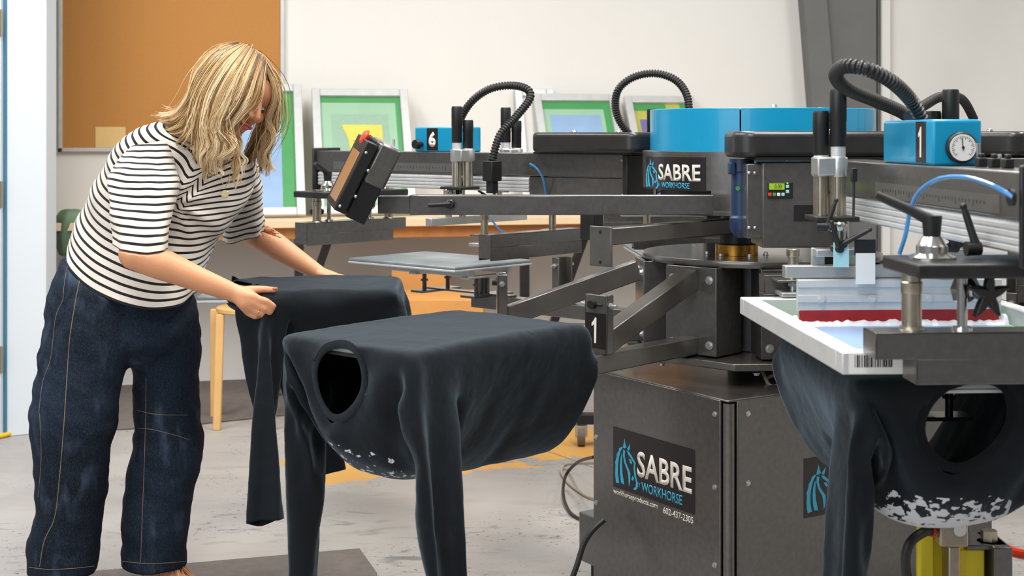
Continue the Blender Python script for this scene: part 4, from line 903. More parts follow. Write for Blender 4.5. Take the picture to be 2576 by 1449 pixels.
# ------------------------------------------------------------------ long sleeved tees (cloth shapes, in mm, each number the step from the one before, x then y then z)
SHIRT_A = [
-325,31,0,-31,30,-23,24,2,10,-17,16,-16,17,-15,15,-14,17,-15,16,-16,16,-16,16,-15,10,-23,19,-18,10,5,-5,-5,8,-28,28,-33,65,0,0,-1,1,0,0,0,0,0,0,0,0,0,-1,
1,0,0,35,-1,0,0,0,0,0,0,0,0,0,0,0,0,0,0,1,0,34,0,0,0,0,0,0,0,0,0,0,0,0,0,0,0,0,0,35,0,0,0,0,0,0,0,0,0,0,0,0,0,-1,1,0,0,34,0,0,0,0,0,1,0,0,0,0,0,-1,0,0,
0,0,0,34,0,0,1,0,0,0,0,0,0,0,0,0,0,-1,0,0,0,34,0,1,0,0,1,0,0,0,0,0,0,0,-1,0,0,0,-1,34,0,1,0,1,0,1,0,0,0,0,0,-1,0,-1,0,-1,0,33,1,1,1,0,1,1,0,0,0,0,0,-1,
-1,-1,0,-1,0,32,1,1,1,1,1,1,0,0,0,0,0,-1,-1,-1,-1,0,-1,32,2,1,2,1,1,1,0,0,0,0,0,-1,-1,-2,-1,-1,-2,33,2,1,2,2,1,2,0,0,0,0,0,-2,-1,-2,-2,-1,-2,32,2,2,3,2,
2,2,0,0,0,0,0,-2,-2,-2,-3,-2,-2,31,3,3,4,1,3,2,0,0,0,0,0,-2,-3,-2,-3,-3,-4,31,4,5,5,1,3,3,0,0,0,0,0,-3,-3,-3,-3,-4,-5,30,2,8,8,1,3,4,0,0,0,0,0,-4,-3,-3,
-5,-5,-5,17,4,5,28,-4,2,1,1,-7,-4,18,-15,2,4,-1,-14,-9,-6,15,9,7,-4,19,-18,1,3,4,-4,0,-2,1,12,-8,-10,-11,6,20,-31,27,-12,1,-2,15,-4,-13,8,10,4,-11,16,-14,
-35,20,16,-20,11,7,-11,-22,14,21,11,-128,-33,34,-32,33,-30,31,-29,30,-27,28,-26,28,-25,26,-23,24,-20,20,-15,16,-12,13,-9,10,-8,9,-7,8,-6,7,-6,20,0,1,1,
0,1,0,0,1,0,0,0,0,0,0,1,24,-2,-2,-1,-1,-1,-1,-1,-2,-1,-3,-2,-3,-4,-4,-5,50,-3,-2,-2,-3,-3,-3,-4,-4,-5,-4,-4,-4,-4,-3,-2,64,-6,-6,-5,-5,-4,-3,-2,0,0,-1,
-1,-2,-3,-5,-7,50,7,2,-3,-5,-5,-5,-5,-6,-6,-5,-4,-3,-1,-2,-3,55,-20,-6,7,5,4,-1,-3,-3,-3,-3,-2,-3,-4,-5,-6,-59,-31,32,-31,31,-29,30,-29,29,-28,28,-25,25,
-23,23,-20,20,-16,16,-14,13,-10,9,-7,7,-4,3,2,-3,7,-8,12,21,0,-2,0,-1,-1,-2,-1,-1,-2,-1,-1,-2,-1,-1,-1,47,-2,-2,-3,-3,-3,-3,-3,-3,-3,-2,-1,-1,0,-1,-1,52,
-2,-2,-3,-2,-3,-3,-5,-5,-5,-5,-4,-4,-3,-2,-3,71,-7,-6,-6,-4,-3,-1,0,0,-1,-4,-7,-7,-6,-1,-4,81,-4,-7,-7,-6,-7,-6,-7,-6,-5,-4,-2,-2,0,-3,-8,69,-7,-9,9,1,
-4,-3,-4,-4,-5,-5,-5,-6,-7,-10,-12,-513,-33,36,-34,36,-34,36,-35,36,-34,35,-35,35,-35,35,-35,35,-35,35,-35,35,-35,34,-35,34,-35,33,-34,32,-33,29,-30,65,
3,3,1,2,1,0,0,0,0,-1,-1,-1,-2,-2,-3,34,3,2,2,2,1,1,0,0,-1,0,-1,-2,-1,-3,-3,34,2,3,3,2,1,0,0,0,0,0,-1,-3,-2,-3,-2,34,2,3,3,2,1,1,-1,0,1,-1,-1,-2,-3,-3,-2,
34,2,1,1,1,1,1,-1,0,1,-1,-1,0,-4,0,-1,34,1,0,-1,0,1,1,2,0,-1,0,-1,0,0,-1,-2,33,0,1,0,1,2,1,1,1,-1,-1,-1,-1,-1,0,-1,33,0,1,1,1,1,2,1,0,0,-1,-1,-2,-1,-1,
0,32,0,1,2,1,2,1,2,0,0,-1,-2,-1,-2,-2,0,32,-1,1,1,5,1,2,1,1,-1,-1,-6,-2,-1,-1,1,32,0,0,2,3,4,2,2,0,0,-5,-4,-2,-2,0,0,32,-1,1,3,4,4,3,1,1,-2,-4,-4,-4,-2,
0,0,30,2,1,3,5,5,2,1,0,-1,-3,-6,-4,-5,-3,4,29,-14,16,3,4,6,5,1,1,-1,0,-2,-6,-8,-7,-7,-2,14,14,-10,13,15,5,-6,3,13,1,1,-2,-2,-14,3,-10,-9,-14,15,6,12,13,
15,-18,-10,26,11,5,0,-3,-6,-20,8,0,-9,-15,-2,13,16,18,7,-36,10,27,10,7,-2,-7,-5,-20,-2,9,-1,-12,-8,17,5,30,-21,-28,25,23,10,10,-18,-2,-4,-11,-19,-1,29,
-7,-8,14,3,20,-34,-11,29,15,-12,1,0,-1,2,-2,-29,-13,36,-2,9,-8,11,-112,-8,-8,-1,1,0,-2,-2,0,0,2,2,2,2,2,2,16,11,-9,-8,-6,0,3,2,-1,-3,-2,-2,0,0,0,1,30,5,
8,-10,-9,-6,-3,-1,2,6,0,-2,-4,-2,0,-1,38,5,0,0,-10,-4,-5,-3,-1,0,1,0,3,-4,-1,-1,44,7,-8,-4,-1,-3,-12,2,1,0,0,0,-1,-1,-2,-1,46,2,-7,-18,-6,2,8,0,2,-2,-3,
-2,-1,-1,-1,-2,-60,-5,-3,-5,-3,-2,-2,0,0,-1,0,0,1,1,2,2,25,12,-4,-5,-4,-4,-4,-3,-1,-1,-2,-1,-2,-1,-1,-1,46,-7,17,-4,-6,-6,-1,-4,-2,-2,-2,-3,-2,-2,-2,-3,
45,5,-2,2,-4,-1,1,-4,-2,-2,-3,-2,-3,-3,-3,-2,52,-4,-5,-6,10,1,0,-3,-3,-5,-1,-3,-3,-4,-3,-3,60,-15,-2,-3,3,5,0,-3,-5,-5,0,-4,-4,-4,-4,-6,-209,14,-9,-15,
8,3,10,15,16,1,36,0,37,1,37,0,37,1,36,1,36,1,35,3,33,-3,40,-3,40,-6,23,-28,22,-12,-1,11,-408,-10,-6,10,37,37,37,37,37,36,37,37,37,37,37,10,-7,-12,-388,
-11,-8,11,36,37,37,37,37,36,37,37,37,37,36,11,-9,-12,-384,-12,-9,12,36,37,36,37,37,36,37,37,36,37,35,13,-9,-13,-382,-14,-8,14,35,36,37,36,37,36,37,36,37,
36,34,15,-8,-14,-383,-13,-10,17,34,37,36,36,37,36,37,36,36,37,34,17,-11,-14,-380,-13,-14,19,35,36,36,37,36,36,36,37,36,36,35,18,-13,-14,-379,-14,-12,18,
35,36,36,37,36,36,36,37,36,36,35,17,-12,-14,-380,-14,-9,16,35,36,36,37,36,36,36,37,36,36,35,18,-12,-13,-386,-12,-6,14,35,37,36,36,37,36,37,36,36,37,34,
18,-11,-12,-392,-9,-5,14,35,36,37,36,37,36,37,36,37,36,35,14,-5,-12,-398,-7,-3,12,35,37,36,37,37,36,37,37,36,37,36,11,-3,-10,-403,-6,-3,11,37,36,37,37,
37,36,37,37,37,36,38,9,-3,-6,-409,-6,-1,9,38,37,37,37,37,36,37,37,37,37,38,9,-1,-7,-423,2,3,7,39,37,37,37,37,38,37,37,37,37,39,7,4,4,-430,-4,1,4,40,37,
38,37,37,38,37,37,38,37,40,4,4,3,-421,2,-15,5,42,37,37,38,37,38,37,38,37,37,41,3,2,2,-420,-3,12,-20,43,39,39,36,38,40,39,32,38,37,41,15,2,-2,-443,15,17,
5,22,31,48,14,132,12,49,31,34,18,18,11,-430,13,0,6,17,29,36,173,34,36,30,18,2,17,-394,2,18,-5,15,30,21,171,31,36,24,19,-12,14,-405,2,-3,-4,3,-8,8,-12,11,
-15,14,-17,16,-18,18,-21,21,-23,23,-24,24,-26,26,-27,27,-28,26,-26,25,-25,22,-22,41,-1,-2,-2,-1,-2,-1,-2,-2,-2,-2,-3,-2,-3,-2,-2,36,0,-1,-1,-1,-2,-1,-1,
-1,-2,-1,-1,-2,-2,-4,-4,25,2,1,1,1,2,1,0,-1,0,-2,-2,-2,-3,-4,-5,-11,0,0,0,1,1,2,2,2,2,1,2,2,0,0,-3,6,-1,-5,-5,-4,-4,-3,-3,-3,-1,0,1,2,3,1,2,37,6,-10,0,
-1,-2,-5,-4,-5,-6,-5,-5,-5,-4,-4,-5,467,-9,13,-6,8,-3,4,0,1,3,-2,7,-6,10,-9,14,-13,18,-17,20,-19,23,-22,25,-24,26,-25,27,-25,25,-24,24,-45,3,1,1,1,1,1,
1,2,2,1,2,2,2,2,2,-29,2,1,2,0,1,0,0,0,1,1,1,1,2,2,4,-14,-1,-1,-1,0,0,0,4,5,4,4,3,3,3,3,3,-10,3,1,1,-1,-2,-2,-1,-2,-2,-1,1,3,5,10,5,-27,11,5,3,3,3,2,2,0,
-1,-2,-3,-2,-1,-3,-3,-44,13,13,-4,4,6,6,5,5,4,4,4,3,4,3,0,-460,-6,24,-7,23,-5,23,-3,26,-2,30,-2,33,0,36,0,37,0,36,0,31,1,26,2,21,3,16,5,10,9,5,15,-382,
16,16,19,22,26,31,35,37,35,31,26,22,16,16,18,-362,17,18,17,19,26,30,34,37,35,29,26,21,18,14,17,-355,16,16,19,21,24,29,34,36,34,29,25,17,16,16,19,-348,17,
15,19,22,24,25,35,34,35,26,23,23,19,17,17,-353,18,23,23,23,24,25,22,36,22,25,24,24,26,14,19,-347,19,16,19,20,24,26,33,35,33,26,24,20,18,16,18,-346,17,16,
17,20,24,28,33,36,32,29,24,19,18,17,18,-349,18,15,16,20,24,28,34,36,33,29,25,21,18,17,17,-356,20,19,15,18,24,30,33,37,33,30,26,18,17,13,22,-360,16,17,21,
26,23,25,36,36,34,29,21,23,21,20,17,-370,13,17,20,24,27,31,36,37,35,27,28,25,21,18,17,-383,12,16,21,26,30,33,37,36,36,32,30,26,22,16,16,-393,15,9,22,28,
32,36,36,37,37,35,32,28,5,10,21,-375,18,-8,0,23,30,34,36,37,37,37,37,35,26,17,5,13,11,-378,32,-6,-16,20,30,35,27,38,37,37,37,32,34,6,19,-18,28,-363,26,
-2,-11,20,31,16,33,37,37,37,36,25,31,28,7,-14,16,-354,29,-6,9,6,29,13,34,36,37,35,36,24,27,23,11,2,27,-379,26,-4,23,8,12,23,34,34,32,36,36,34,19,30,9,6,
25,-383,15,22,6,15,0,34,41,20,28,19,55,38,17,34,-4,32,3,-289,171,-281,6,3,-5,-6,-5,-3,-4,-4,-4,-5,-4,-5,-5,-5,-4,66,-12,6,13,0,-7,-8,-7,-5,-2,-1,-3,-5,
-5,-5,-5,55,-12,-4,7,13,8,-5,-7,-8,-8,-7,-3,0,-3,-5,-5,36,-3,10,-1,8,11,-2,-5,-11,-1,-5,-6,-8,-1,-4,-5,35,-5,17,4,-1,-8,-8,-5,-3,1,-3,-4,-4,-4,-6,-6,34,
9,-6,-3,-10,-5,8,-7,2,-5,-6,-5,-4,-4,-4,-5,433,-4,-6,-1,2,4,5,5,5,5,5,6,5,5,6,6,-64,12,5,-5,-8,-5,2,2,6,5,5,4,5,5,5,5,-39,-5,7,5,1,-1,-13,8,-1,2,3,4,5,
4,4,4,-48,14,4,-13,4,5,8,-1,4,-1,6,1,4,3,4,4,-49,1,15,8,-11,-1,5,11,1,10,-2,5,3,4,4,3,-54,16,5,5,5,-6,5,5,8,7,0,4,3,4,4,5,-103,5,40,-5,42,-14,40,-30,32,
-26,28,-29,31,-31,32,-31,29,-28,27,-25,26,-24,22,-20,20,-26,23,-26,29,-29,-1,-20,-17,-6,-33,-5,8,39,36,33,-8,1,1,0,0,-1,-1,0,0,2,6,-32,-37,-39,2,38,37,
32,-7,0,0,-1,-1,0,0,1,1,0,7,-32,-36,-39,1,39,36,32,-8,0,-1,-1,0,0,2,0,0,-1,9,-32,-36,-38,1,38,36,31,-9,-1,0,0,1,1,0,0,-1,-1,10,-31,-35,-38,0,38,36,30,-10,
0,1,1,0,0,-1,-1,0,0,11,-31,-35,-38,1,38,35,30,-11,1,1,0,0,-2,0,0,1,1,9,-30,-36,-37,0,37,35,31,-9,0,0,-1,-1,0,0,1,1,0,9,-31,-35,-37,-2,38,36,31,-9,0,-2,
0,0,1,1,0,0,-1,10,-30,-36,-37,-4,39,37,30,-9,-1,0,0,1,1,0,0,-2,0,10,-30,-35,-38,-4,39,37,31,-10,0,1,1,0,0,-1,-1,0,0,10,-31,-36,-39,-2,39,37,31,-9,1,1,0,
-1,-1,0,0,1,1,7,-31,-37,-40,-2,40,37,32,-6,0,0,-1,-1,0,0,2,0,0,6,-32,-37,-40,-3,40,38,32,-4,0,-2,0,0,1,1,0,0,-1,6,-33,-38,-40,1,37,38,32,-3,-1,0,0,2,0,
0,-1,-1,0,5,-33,-38,-37,-2,37,37,34,-3,0,1,1,0,0,-1,-1,0,0,3,-33,-38,-37,0,38,28,42,-3,1,1,0,-1,-1,0,0,1,1,1,-35,-37,-38,1,38,27,35,11,-5,-2,-14,19,1,-1,
0,0,0,-1,-35,-37,-37,-2,34,32,7,8,-5,-15,22,15,-23,9,-1,-3,-14,-32,-35,-6,29,27,10,-8,-8,-5,14,0,0,-1,-3,-25,-32,-12,32,12,1,-9,-8,-9,13,1,3,6,-7,-4,-32,
-7,0,-36,1,-36,1,-36,0,-35,0,-36,1,-36,1,-36,0,-35,0,-35,0,-35,0,-36,1,-36,1,-36,1,-36,0,-35,0,526,-35,-35,-35,-35,-35,-35,-35,-36,-34,-35,-35,-35,-35,
-35,-35,525,-35,-35,-35,-36,-35,-35,-35,-35,-35,-35,-35,-34,-35,-35,-34,523,-35,-35,-35,-35,-36,-35,-35,-34,-35,-35,-35,-35,-34,-35,-35,522,-34,-35,-35,
-35,-35,-35,-35,-35,-35,-35,-35,-35,-35,-35,-34,520,-35,-34,-35,-34,-35,-35,-34,-35,-34,-35,-35,-35,-35,-35,-35,508,-26,-33,-34,-35,-35,-35,-34,-35,-35,
-34,-35,-34,-35,-35,-34,530,0,-35,0,-35,0,-36,1,-36,0,-35,0,-35,0,-35,0,-35,0,-36,1,-36,1,-36,1,-36,1,-36,1,-36,1,-36,1,524,-35,-35,-35,-36,-35,-35,-35,
-35,-35,-35,-35,-35,-35,-35,-35,524,-35,-35,-35,-35,-35,-35,-35,-35,-35,-35,-35,-35,-35,-35,-35,524,-35,-35,-35,-35,-35,-35,-34,-35,-34,-35,-34,-35,-35,
-35,-34,520,-35,-34,-35,-35,-35,-35,-35,-35,-36,-34,-35,-34,-34,-34,-34,514,-33,-34,-34,-35,-34,-35,-34,-35,-34,-35,-35,-35,-35,-35,-34,507,-31,-31,-33,
-34,-35,-34,-35,-34,-35,-35,-34,-35,-34,-34,-32,523,-4,-36,-4,-30,-3,-29,-2,-27,-2,-23,-2,-18,-1,-9,0,0,0,11,-1,20,-1,27,-2,31,-2,34,-3,37,-5,47,-7,8,-41,
-34,-32,-30,-26,-20,-11,0,12,20,26,30,33,33,40,3,-41,-32,-33,-31,-26,-22,-12,0,13,21,27,30,32,34,40,2,-41,-32,-32,-30,-27,-23,-14,0,14,23,26,32,33,33,40,
1,-40,-33,-31,-30,-27,-26,-10,0,10,26,27,29,31,32,41,2,-39,-28,-28,-28,-27,-27,-29,0,29,27,27,27,25,34,39,-1,-40,-33,-31,-30,-28,-25,-14,-1,16,25,28,30,
32,32,39,0,-41,-32,-33,-30,-27,-23,-15,1,16,22,28,30,32,32,40,-1,-39,-34,-32,-31,-27,-22,-13,1,15,22,27,29,32,32,40,-2,-38,-31,-34,-31,-28,-19,-13,2,13,
21,25,32,32,34,39,-6,-41,-33,-29,-26,-28,-24,-9,2,13,22,26,28,30,31,40,-5,-42,-33,-31,-28,-24,-18,-6,0,11,20,23,27,30,32,40,-5,-42,-33,-30,-27,-21,-14,
-5,-1,7,17,21,26,29,33,41,-4,-41,-35,-30,-24,-17,-11,-3,0,5,10,18,24,36,36,39,13,-20,-41,-36,-29,-22,-14,-6,-1,2,2,5,11,25,32,35,35,24,-27,7,-42,-29,-26,
-11,-12,-12,-1,1,3,5,11,9,32,30,38,-1,-5,16,-41,-27,-11,-3,-21,-10,-4,0,6,8,13,2,18,30,38,-20,9,5,-19,-26,7,-11,-20,-10,-7,4,8,7,12,5,0,29,31,-19,9,23,
-32,-4,6,-20,-14,-9,-9,10,7,7,5,13,-2,4,31,-24,12,32,-23,6,0,-23,-7,-21,1,16,3,10,1,13,1,0,18,-32,34,13,-50,-34,-34,-34,-35,-35,-35,-35,-35,-35,-35,-34,
-35,-35,-35,-34,501,-25,-33,-32,-34,-34,-34,-34,-35,-35,-35,-35,-35,-34,-35,-35,495,-30,-27,-32,-32,-32,-34,-35,-34,-33,-34,-35,-35,-35,-34,-35,491,-29,
-26,-32,-32,-31,-34,-35,-33,-33,-35,-35,-33,-35,-35,-35,501,-33,-24,-35,-35,-33,-32,-32,-34,-34,-35,-35,-35,-34,-35,-35,510,-33,-32,-30,-33,-34,-34,-33,
-35,-35,-35,-34,-35,-35,-35,-34,527,-34,-35,-35,-35,-35,-35,-34,-35,-35,-35,-35,-35,-34,-35,-35,503,-23,-34,-34,-34,-34,-35,-35,-35,-34,-35,-35,-34,-35,
-35,-34,490,-23,-23,-34,-35,-34,-33,-33,-34,-35,-35,-35,-35,-34,-35,-35,493,-23,-31,-29,-35,-34,-33,-33,-34,-34,-34,-35,-35,-35,-34,-35,498,-33,-28,-29,
-31,-35,-34,-33,-34,-33,-35,-34,-35,-35,-34,-35,499,-23,-35,-28,-34,-33,-35,-34,-34,-34,-35,-34,-35,-35,-34,-34,]
SHIRT_B = [
-333,15,-4,0,1,-3,15,-4,33,-3,-4,3,-5,1,-2,0,-1,0,1,0,1,-1,0,-2,-9,-6,-29,-8,23,-6,1,-1,21,-12,32,-1,-11,-26,5,16,21,-8,0,-1,0,1,1,0,-6,-33,12,-4,29,-8,
11,-17,-14,22,12,-6,0,0,0,1,0,1,-1,-31,10,5,8,9,-16,16,-23,20,2,-3,2,0,1,0,0,1,1,-24,6,9,18,7,-5,-13,-3,5,-6,3,0,1,0,0,0,0,1,-14,19,9,8,9,12,-14,-14,-9,
2,1,1,1,0,1,0,0,-1,-1,-12,26,16,7,26,-13,-15,-4,2,0,1,1,1,0,-1,-1,0,-1,-3,10,13,10,30,-15,-11,-1,1,0,2,0,1,-1,-1,-1,0,-1,0,6,11,11,28,-16,-6,0,1,0,1,0,
0,0,0,0,-1,0,-1,4,11,11,25,-15,-2,1,0,1,1,0,0,0,0,0,-1,-1,-1,4,8,11,23,-13,1,1,0,1,1,0,0,0,0,0,-1,-1,-1,3,7,11,20,-9,1,1,2,1,1,0,0,0,0,0,-1,-1,-1,2,5,11,
16,-4,1,2,2,1,2,0,0,0,0,0,-2,-1,-2,-1,7,10,2,10,3,2,3,2,2,0,0,0,0,0,-2,-2,-2,-2,5,10,2,9,5,3,3,3,2,0,0,0,0,0,-2,-3,-3,-2,3,9,2,11,7,4,3,3,3,0,0,0,0,0,-3,
-3,-3,-3,-1,8,1,15,6,7,4,3,4,0,0,0,0,0,-4,-3,-4,-4,-4,-4,13,15,8,8,5,4,5,14,-20,0,20,-14,-5,-4,-5,-6,-13,-14,26,9,21,8,7,6,16,-22,0,22,-16,-6,-8,-20,-9,
-9,29,8,16,8,18,6,-4,7,-3,-6,-28,-12,-2,-14,6,14,16,28,2,13,9,-22,3,-2,-25,-34,29,-7,-168,-31,24,-31,24,-30,24,-31,24,-30,24,-30,24,-29,23,-29,23,-28,23,
-28,22,-27,21,-25,19,-24,19,-24,18,-23,18,-23,140,-5,-8,-7,-7,-7,-7,-7,-6,-7,-6,-7,-7,-7,-4,-5,125,-8,-6,-7,-8,-8,-8,-7,-7,-7,-8,-7,-7,-7,-7,-8,136,-7,
-8,-7,-7,-8,-8,-9,-8,-8,-7,-8,-8,-8,-9,-8,145,-8,-8,-8,-8,-8,-8,-8,-9,-9,-9,-9,-8,-8,-8,-8,152,-9,-9,-8,-9,-8,-9,-8,-9,-10,-9,-10,-10,-9,-9,-10,143,-3,
-4,-6,-6,-8,-8,-9,-10,-9,-9,-10,-10,-11,-10,-10,26,-32,44,-32,41,-29,34,-22,21,-9,2,7,-14,20,-28,27,-34,29,-35,27,-32,25,-28,21,-23,15,-15,7,-7,-2,2,-9,
50,-2,-7,-5,-5,-3,-2,-1,-1,0,-1,0,-1,0,-1,0,38,-2,-3,-2,-2,-3,-2,-1,-2,-1,-1,-1,-1,-2,-1,-1,35,5,3,1,-2,-3,-3,-3,-2,-1,-2,-2,-1,-2,-1,-1,31,-12,-5,4,7,
7,3,0,-2,-4,-4,-4,-2,1,0,-1,38,-12,-13,-11,-7,1,8,9,8,3,0,-1,-3,-5,-4,-3,58,-11,-12,-12,-13,-13,-10,-1,5,8,9,7,5,2,1,-1,-411,-15,16,3,-21,16,-28,19,-22,
13,-1,-5,21,-22,37,-34,38,-34,35,-31,30,-28,21,-19,4,2,9,-13,9,-10,5,0,8,-25,-7,12,13,16,15,12,6,-1,-4,-8,-10,-17,4,-12,-17,7,11,15,15,15,13,10,6,-4,-5,
-7,-10,-11,-18,-2,-15,14,15,15,16,15,12,9,-10,-11,-16,-11,3,1,-7,-20,4,17,15,15,15,13,6,1,-12,-10,-15,-10,-10,-8,-1,3,12,17,15,14,14,12,2,2,-8,-12,-11,
-11,-10,-8,-7,-12,33,17,15,15,14,9,1,-2,-3,-7,-11,-10,-11,-11,-9,-12,35,17,16,15,7,4,3,3,1,-7,-8,-10,-11,-11,-10,-12,33,18,15,11,3,4,7,9,0,-6,-8,-10,-10,
-11,-11,-12,31,18,6,6,11,11,9,7,-1,-5,-7,-9,-10,-11,-11,-13,28,10,11,12,11,11,8,6,-1,-4,-6,-8,-11,-11,-11,-14,22,16,12,11,12,11,8,4,-1,-4,-4,-8,-10,-12,
-12,-13,20,17,12,12,12,11,7,2,-1,-3,-4,-7,-9,-12,-12,-14,14,19,17,12,12,10,6,0,-1,-2,-3,-7,-8,-11,-16,-11,-7,8,23,22,17,12,10,3,-1,-2,-1,-2,-5,-8,-12,-21,
-15,0,0,10,18,23,20,15,8,0,-2,-2,-2,-2,-8,-4,-10,-25,-7,-11,6,13,8,30,21,19,3,-2,-3,-2,-2,-3,-9,-2,-9,-20,-6,-16,0,13,17,19,33,19,-2,-4,-4,-6,-7,-7,5,-5,
-4,-15,-7,-17,-1,11,19,17,28,21,1,-2,-3,-5,-8,-9,-10,5,-4,-37,7,-13,1,0,31,9,34,27,-2,-6,-1,-3,-4,-17,-5,4,-22,-25,4,3,69,-22,-202,-8,-7,-8,-7,-6,-7,-7,
-7,-7,-6,-7,-6,-7,-6,-6,123,-2,-7,-8,-7,-8,-7,-8,-7,-7,-8,-8,-7,-7,-6,-6,131,-12,-2,-4,-9,-8,-8,-7,-8,-8,-8,-8,-8,-8,-8,-9,141,-11,-11,-2,-3,-8,-10,-8,
-8,-7,-9,-8,-9,-9,-8,-9,146,-10,-13,-5,-4,-5,-9,-10,-7,-9,-9,-8,-9,-9,-9,-9,140,-2,-10,-6,-6,-4,-10,-10,-7,-9,-9,-9,-9,-9,-10,-10,26,4,-5,1,9,13,13,11,
7,4,0,-7,-10,-7,-8,-9,9,-10,12,-4,-5,-3,3,7,12,10,6,4,0,-6,-10,-9,18,-6,0,6,-6,-4,-3,-2,-1,0,4,6,8,2,1,-3,26,-5,-2,1,-1,-4,-4,-3,-2,-2,-2,0,0,2,4,4,34,
3,-2,0,-3,-3,-4,-4,-5,-11,-4,0,5,0,8,5,43,1,0,-7,-9,-11,-14,-13,-12,-3,4,7,9,9,4,1,-238,-8,32,12,20,10,0,20,-6,0,37,0,37,0,37,1,36,1,37,0,37,1,36,1,34,
-1,3,-5,37,-4,41,-6,33,-6,-9,25,-480,7,35,17,19,36,37,37,37,37,37,37,36,7,33,37,8,-23,-412,-19,29,16,30,36,37,37,36,37,37,37,37,13,34,32,-17,-24,-373,-18,
1,23,35,36,37,36,37,37,36,37,37,22,31,9,-17,-3,-378,-3,-19,28,36,36,37,37,36,37,37,37,36,31,21,1,0,-14,-383,-2,-4,18,38,36,37,37,36,37,37,37,38,38,42,-22,
-8,-25,-382,-1,-1,27,36,36,37,36,37,37,37,36,37,36,38,9,-27,-20,-403,-3,5,35,35,36,37,36,37,36,36,36,37,36,36,13,-11,-19,-431,-6,20,35,35,36,36,37,36,36,
36,37,36,36,35,26,-14,-15,-456,-4,32,36,33,37,36,36,37,36,37,36,36,37,32,30,-2,-20,-477,1,37,37,34,36,37,36,37,36,37,36,37,36,31,30,9,-20,-496,7,37,38,
35,37,36,37,37,36,37,37,36,37,32,27,19,-19,-499,-1,37,38,36,36,37,37,37,36,37,37,37,36,33,35,16,-16,-510,2,37,36,36,37,37,37,37,36,37,37,37,37,34,37,14,
-9,-525,13,32,37,34,37,37,37,37,38,37,37,37,37,36,37,23,-2,-535,10,25,37,34,37,38,37,37,38,37,37,38,37,37,38,32,-3,-534,2,28,30,34,37,37,38,37,38,37,38,
37,37,38,37,38,9,-544,2,27,21,36,37,37,36,38,40,38,36,37,37,37,36,19,3,-500,9,8,15,37,37,47,15,138,15,47,37,32,24,15,14,-485,10,-11,18,47,37,28,196,38,
37,22,25,13,7,-448,19,7,-6,-31,75,20,245,16,92,-8,-3,-1,12,-508,8,-6,7,-5,6,-3,4,-3,4,-3,6,-5,8,-6,8,-5,7,-3,3,2,-1,5,-3,6,-4,7,-5,8,-5,7,-4,-26,-5,-2,
1,3,6,4,2,-1,0,0,1,3,5,7,6,-19,-4,-6,-3,-2,0,3,5,6,5,2,1,-1,-1,0,1,6,-6,-4,-6,-4,-2,-2,0,2,4,7,6,4,3,2,1,5,-5,-6,-5,-4,-4,-4,-2,-1,-1,2,4,5,6,6,3,10,-4,
-4,-4,-4,-5,-4,-3,-3,-2,-1,0,1,3,5,3,44,-6,-7,-7,-6,-4,-3,-3,-2,-3,-2,-2,0,2,1,0,520,-9,10,-4,10,-9,18,-19,29,-27,34,-27,28,-17,17,-6,7,2,2,0,4,-9,13,-15,
19,-20,24,-24,27,-25,28,-25,-18,7,5,5,6,5,5,4,3,3,3,3,3,3,3,3,-45,5,2,2,1,1,2,2,2,2,3,2,3,2,2,2,-56,9,10,9,7,5,2,1,-1,-1,-1,0,1,2,3,5,-70,2,10,11,7,9,10,
9,7,6,3,1,-2,-2,-3,-1,-76,4,0,4,10,11,8,7,8,10,9,9,8,6,2,-1,-108,6,4,3,2,2,9,11,10,7,5,8,10,10,12,11,-573,-18,51,-25,44,-17,43,-16,46,-19,47,-17,44,-9,
33,4,32,5,31,6,28,8,22,11,11,20,8,20,7,19,8,24,-427,21,26,21,10,21,25,33,36,34,32,30,28,15,25,20,-365,22,9,12,15,20,28,34,33,32,31,31,27,26,14,26,-348,
2,11,11,15,19,31,32,32,29,26,27,29,29,29,19,-353,8,9,12,13,25,26,34,26,30,32,23,20,27,29,34,-356,7,7,10,19,26,33,36,35,33,29,26,22,17,15,22,-350,5,9,16,
23,31,35,36,36,34,29,28,24,22,19,20,-381,9,12,21,29,34,31,34,35,33,33,30,27,23,20,23,-406,13,18,28,32,32,31,29,36,34,34,30,29,25,21,24,-426,19,31,31,26,
25,29,33,36,35,35,32,30,26,22,26,-443,36,25,23,26,28,30,34,36,36,36,34,30,28,23,26,-446,27,24,26,27,28,31,35,37,36,36,35,32,28,25,29,-456,24,25,26,27,29,
33,36,36,37,37,35,34,31,27,28,-459,23,16,27,27,31,34,37,37,37,37,36,36,32,22,30,-482,25,24,17,16,29,32,37,37,37,37,37,37,36,32,9,27,34,-494,19,22,17,19,
22,36,37,37,38,37,37,37,34,30,-1,38,17,-468,16,39,-6,23,18,38,37,38,37,37,38,36,32,23,14,29,13,-443,14,27,16,-13,29,37,37,38,37,37,37,37,34,21,14,34,11,
-445,13,31,19,-5,12,38,38,39,39,39,38,34,36,26,0,38,22,-440,6,27,31,-22,-9,57,59,20,42,21,58,38,26,16,13,38,9,-346,245,-389,3,4,2,2,0,2,2,3,4,5,4,4,4,3,
3,-27,-11,-5,2,5,5,3,1,0,0,2,2,5,5,7,7,-27,9,-13,-10,-1,2,5,6,5,1,1,0,1,2,3,4,-2,-1,4,-14,-10,-4,4,-2,6,6,5,2,2,1,2,2,4,0,9,-11,-12,-9,-3,4,-5,2,5,6,4,
2,2,2,24,-5,-2,-12,-9,-7,-1,2,-6,-1,0,2,5,3,1,-1,470,15,0,7,7,4,0,6,9,11,11,9,2,-4,-3,-1,-80,4,17,-2,-5,4,8,8,4,7,11,11,12,11,5,-3,-77,-7,-9,18,-9,1,6,
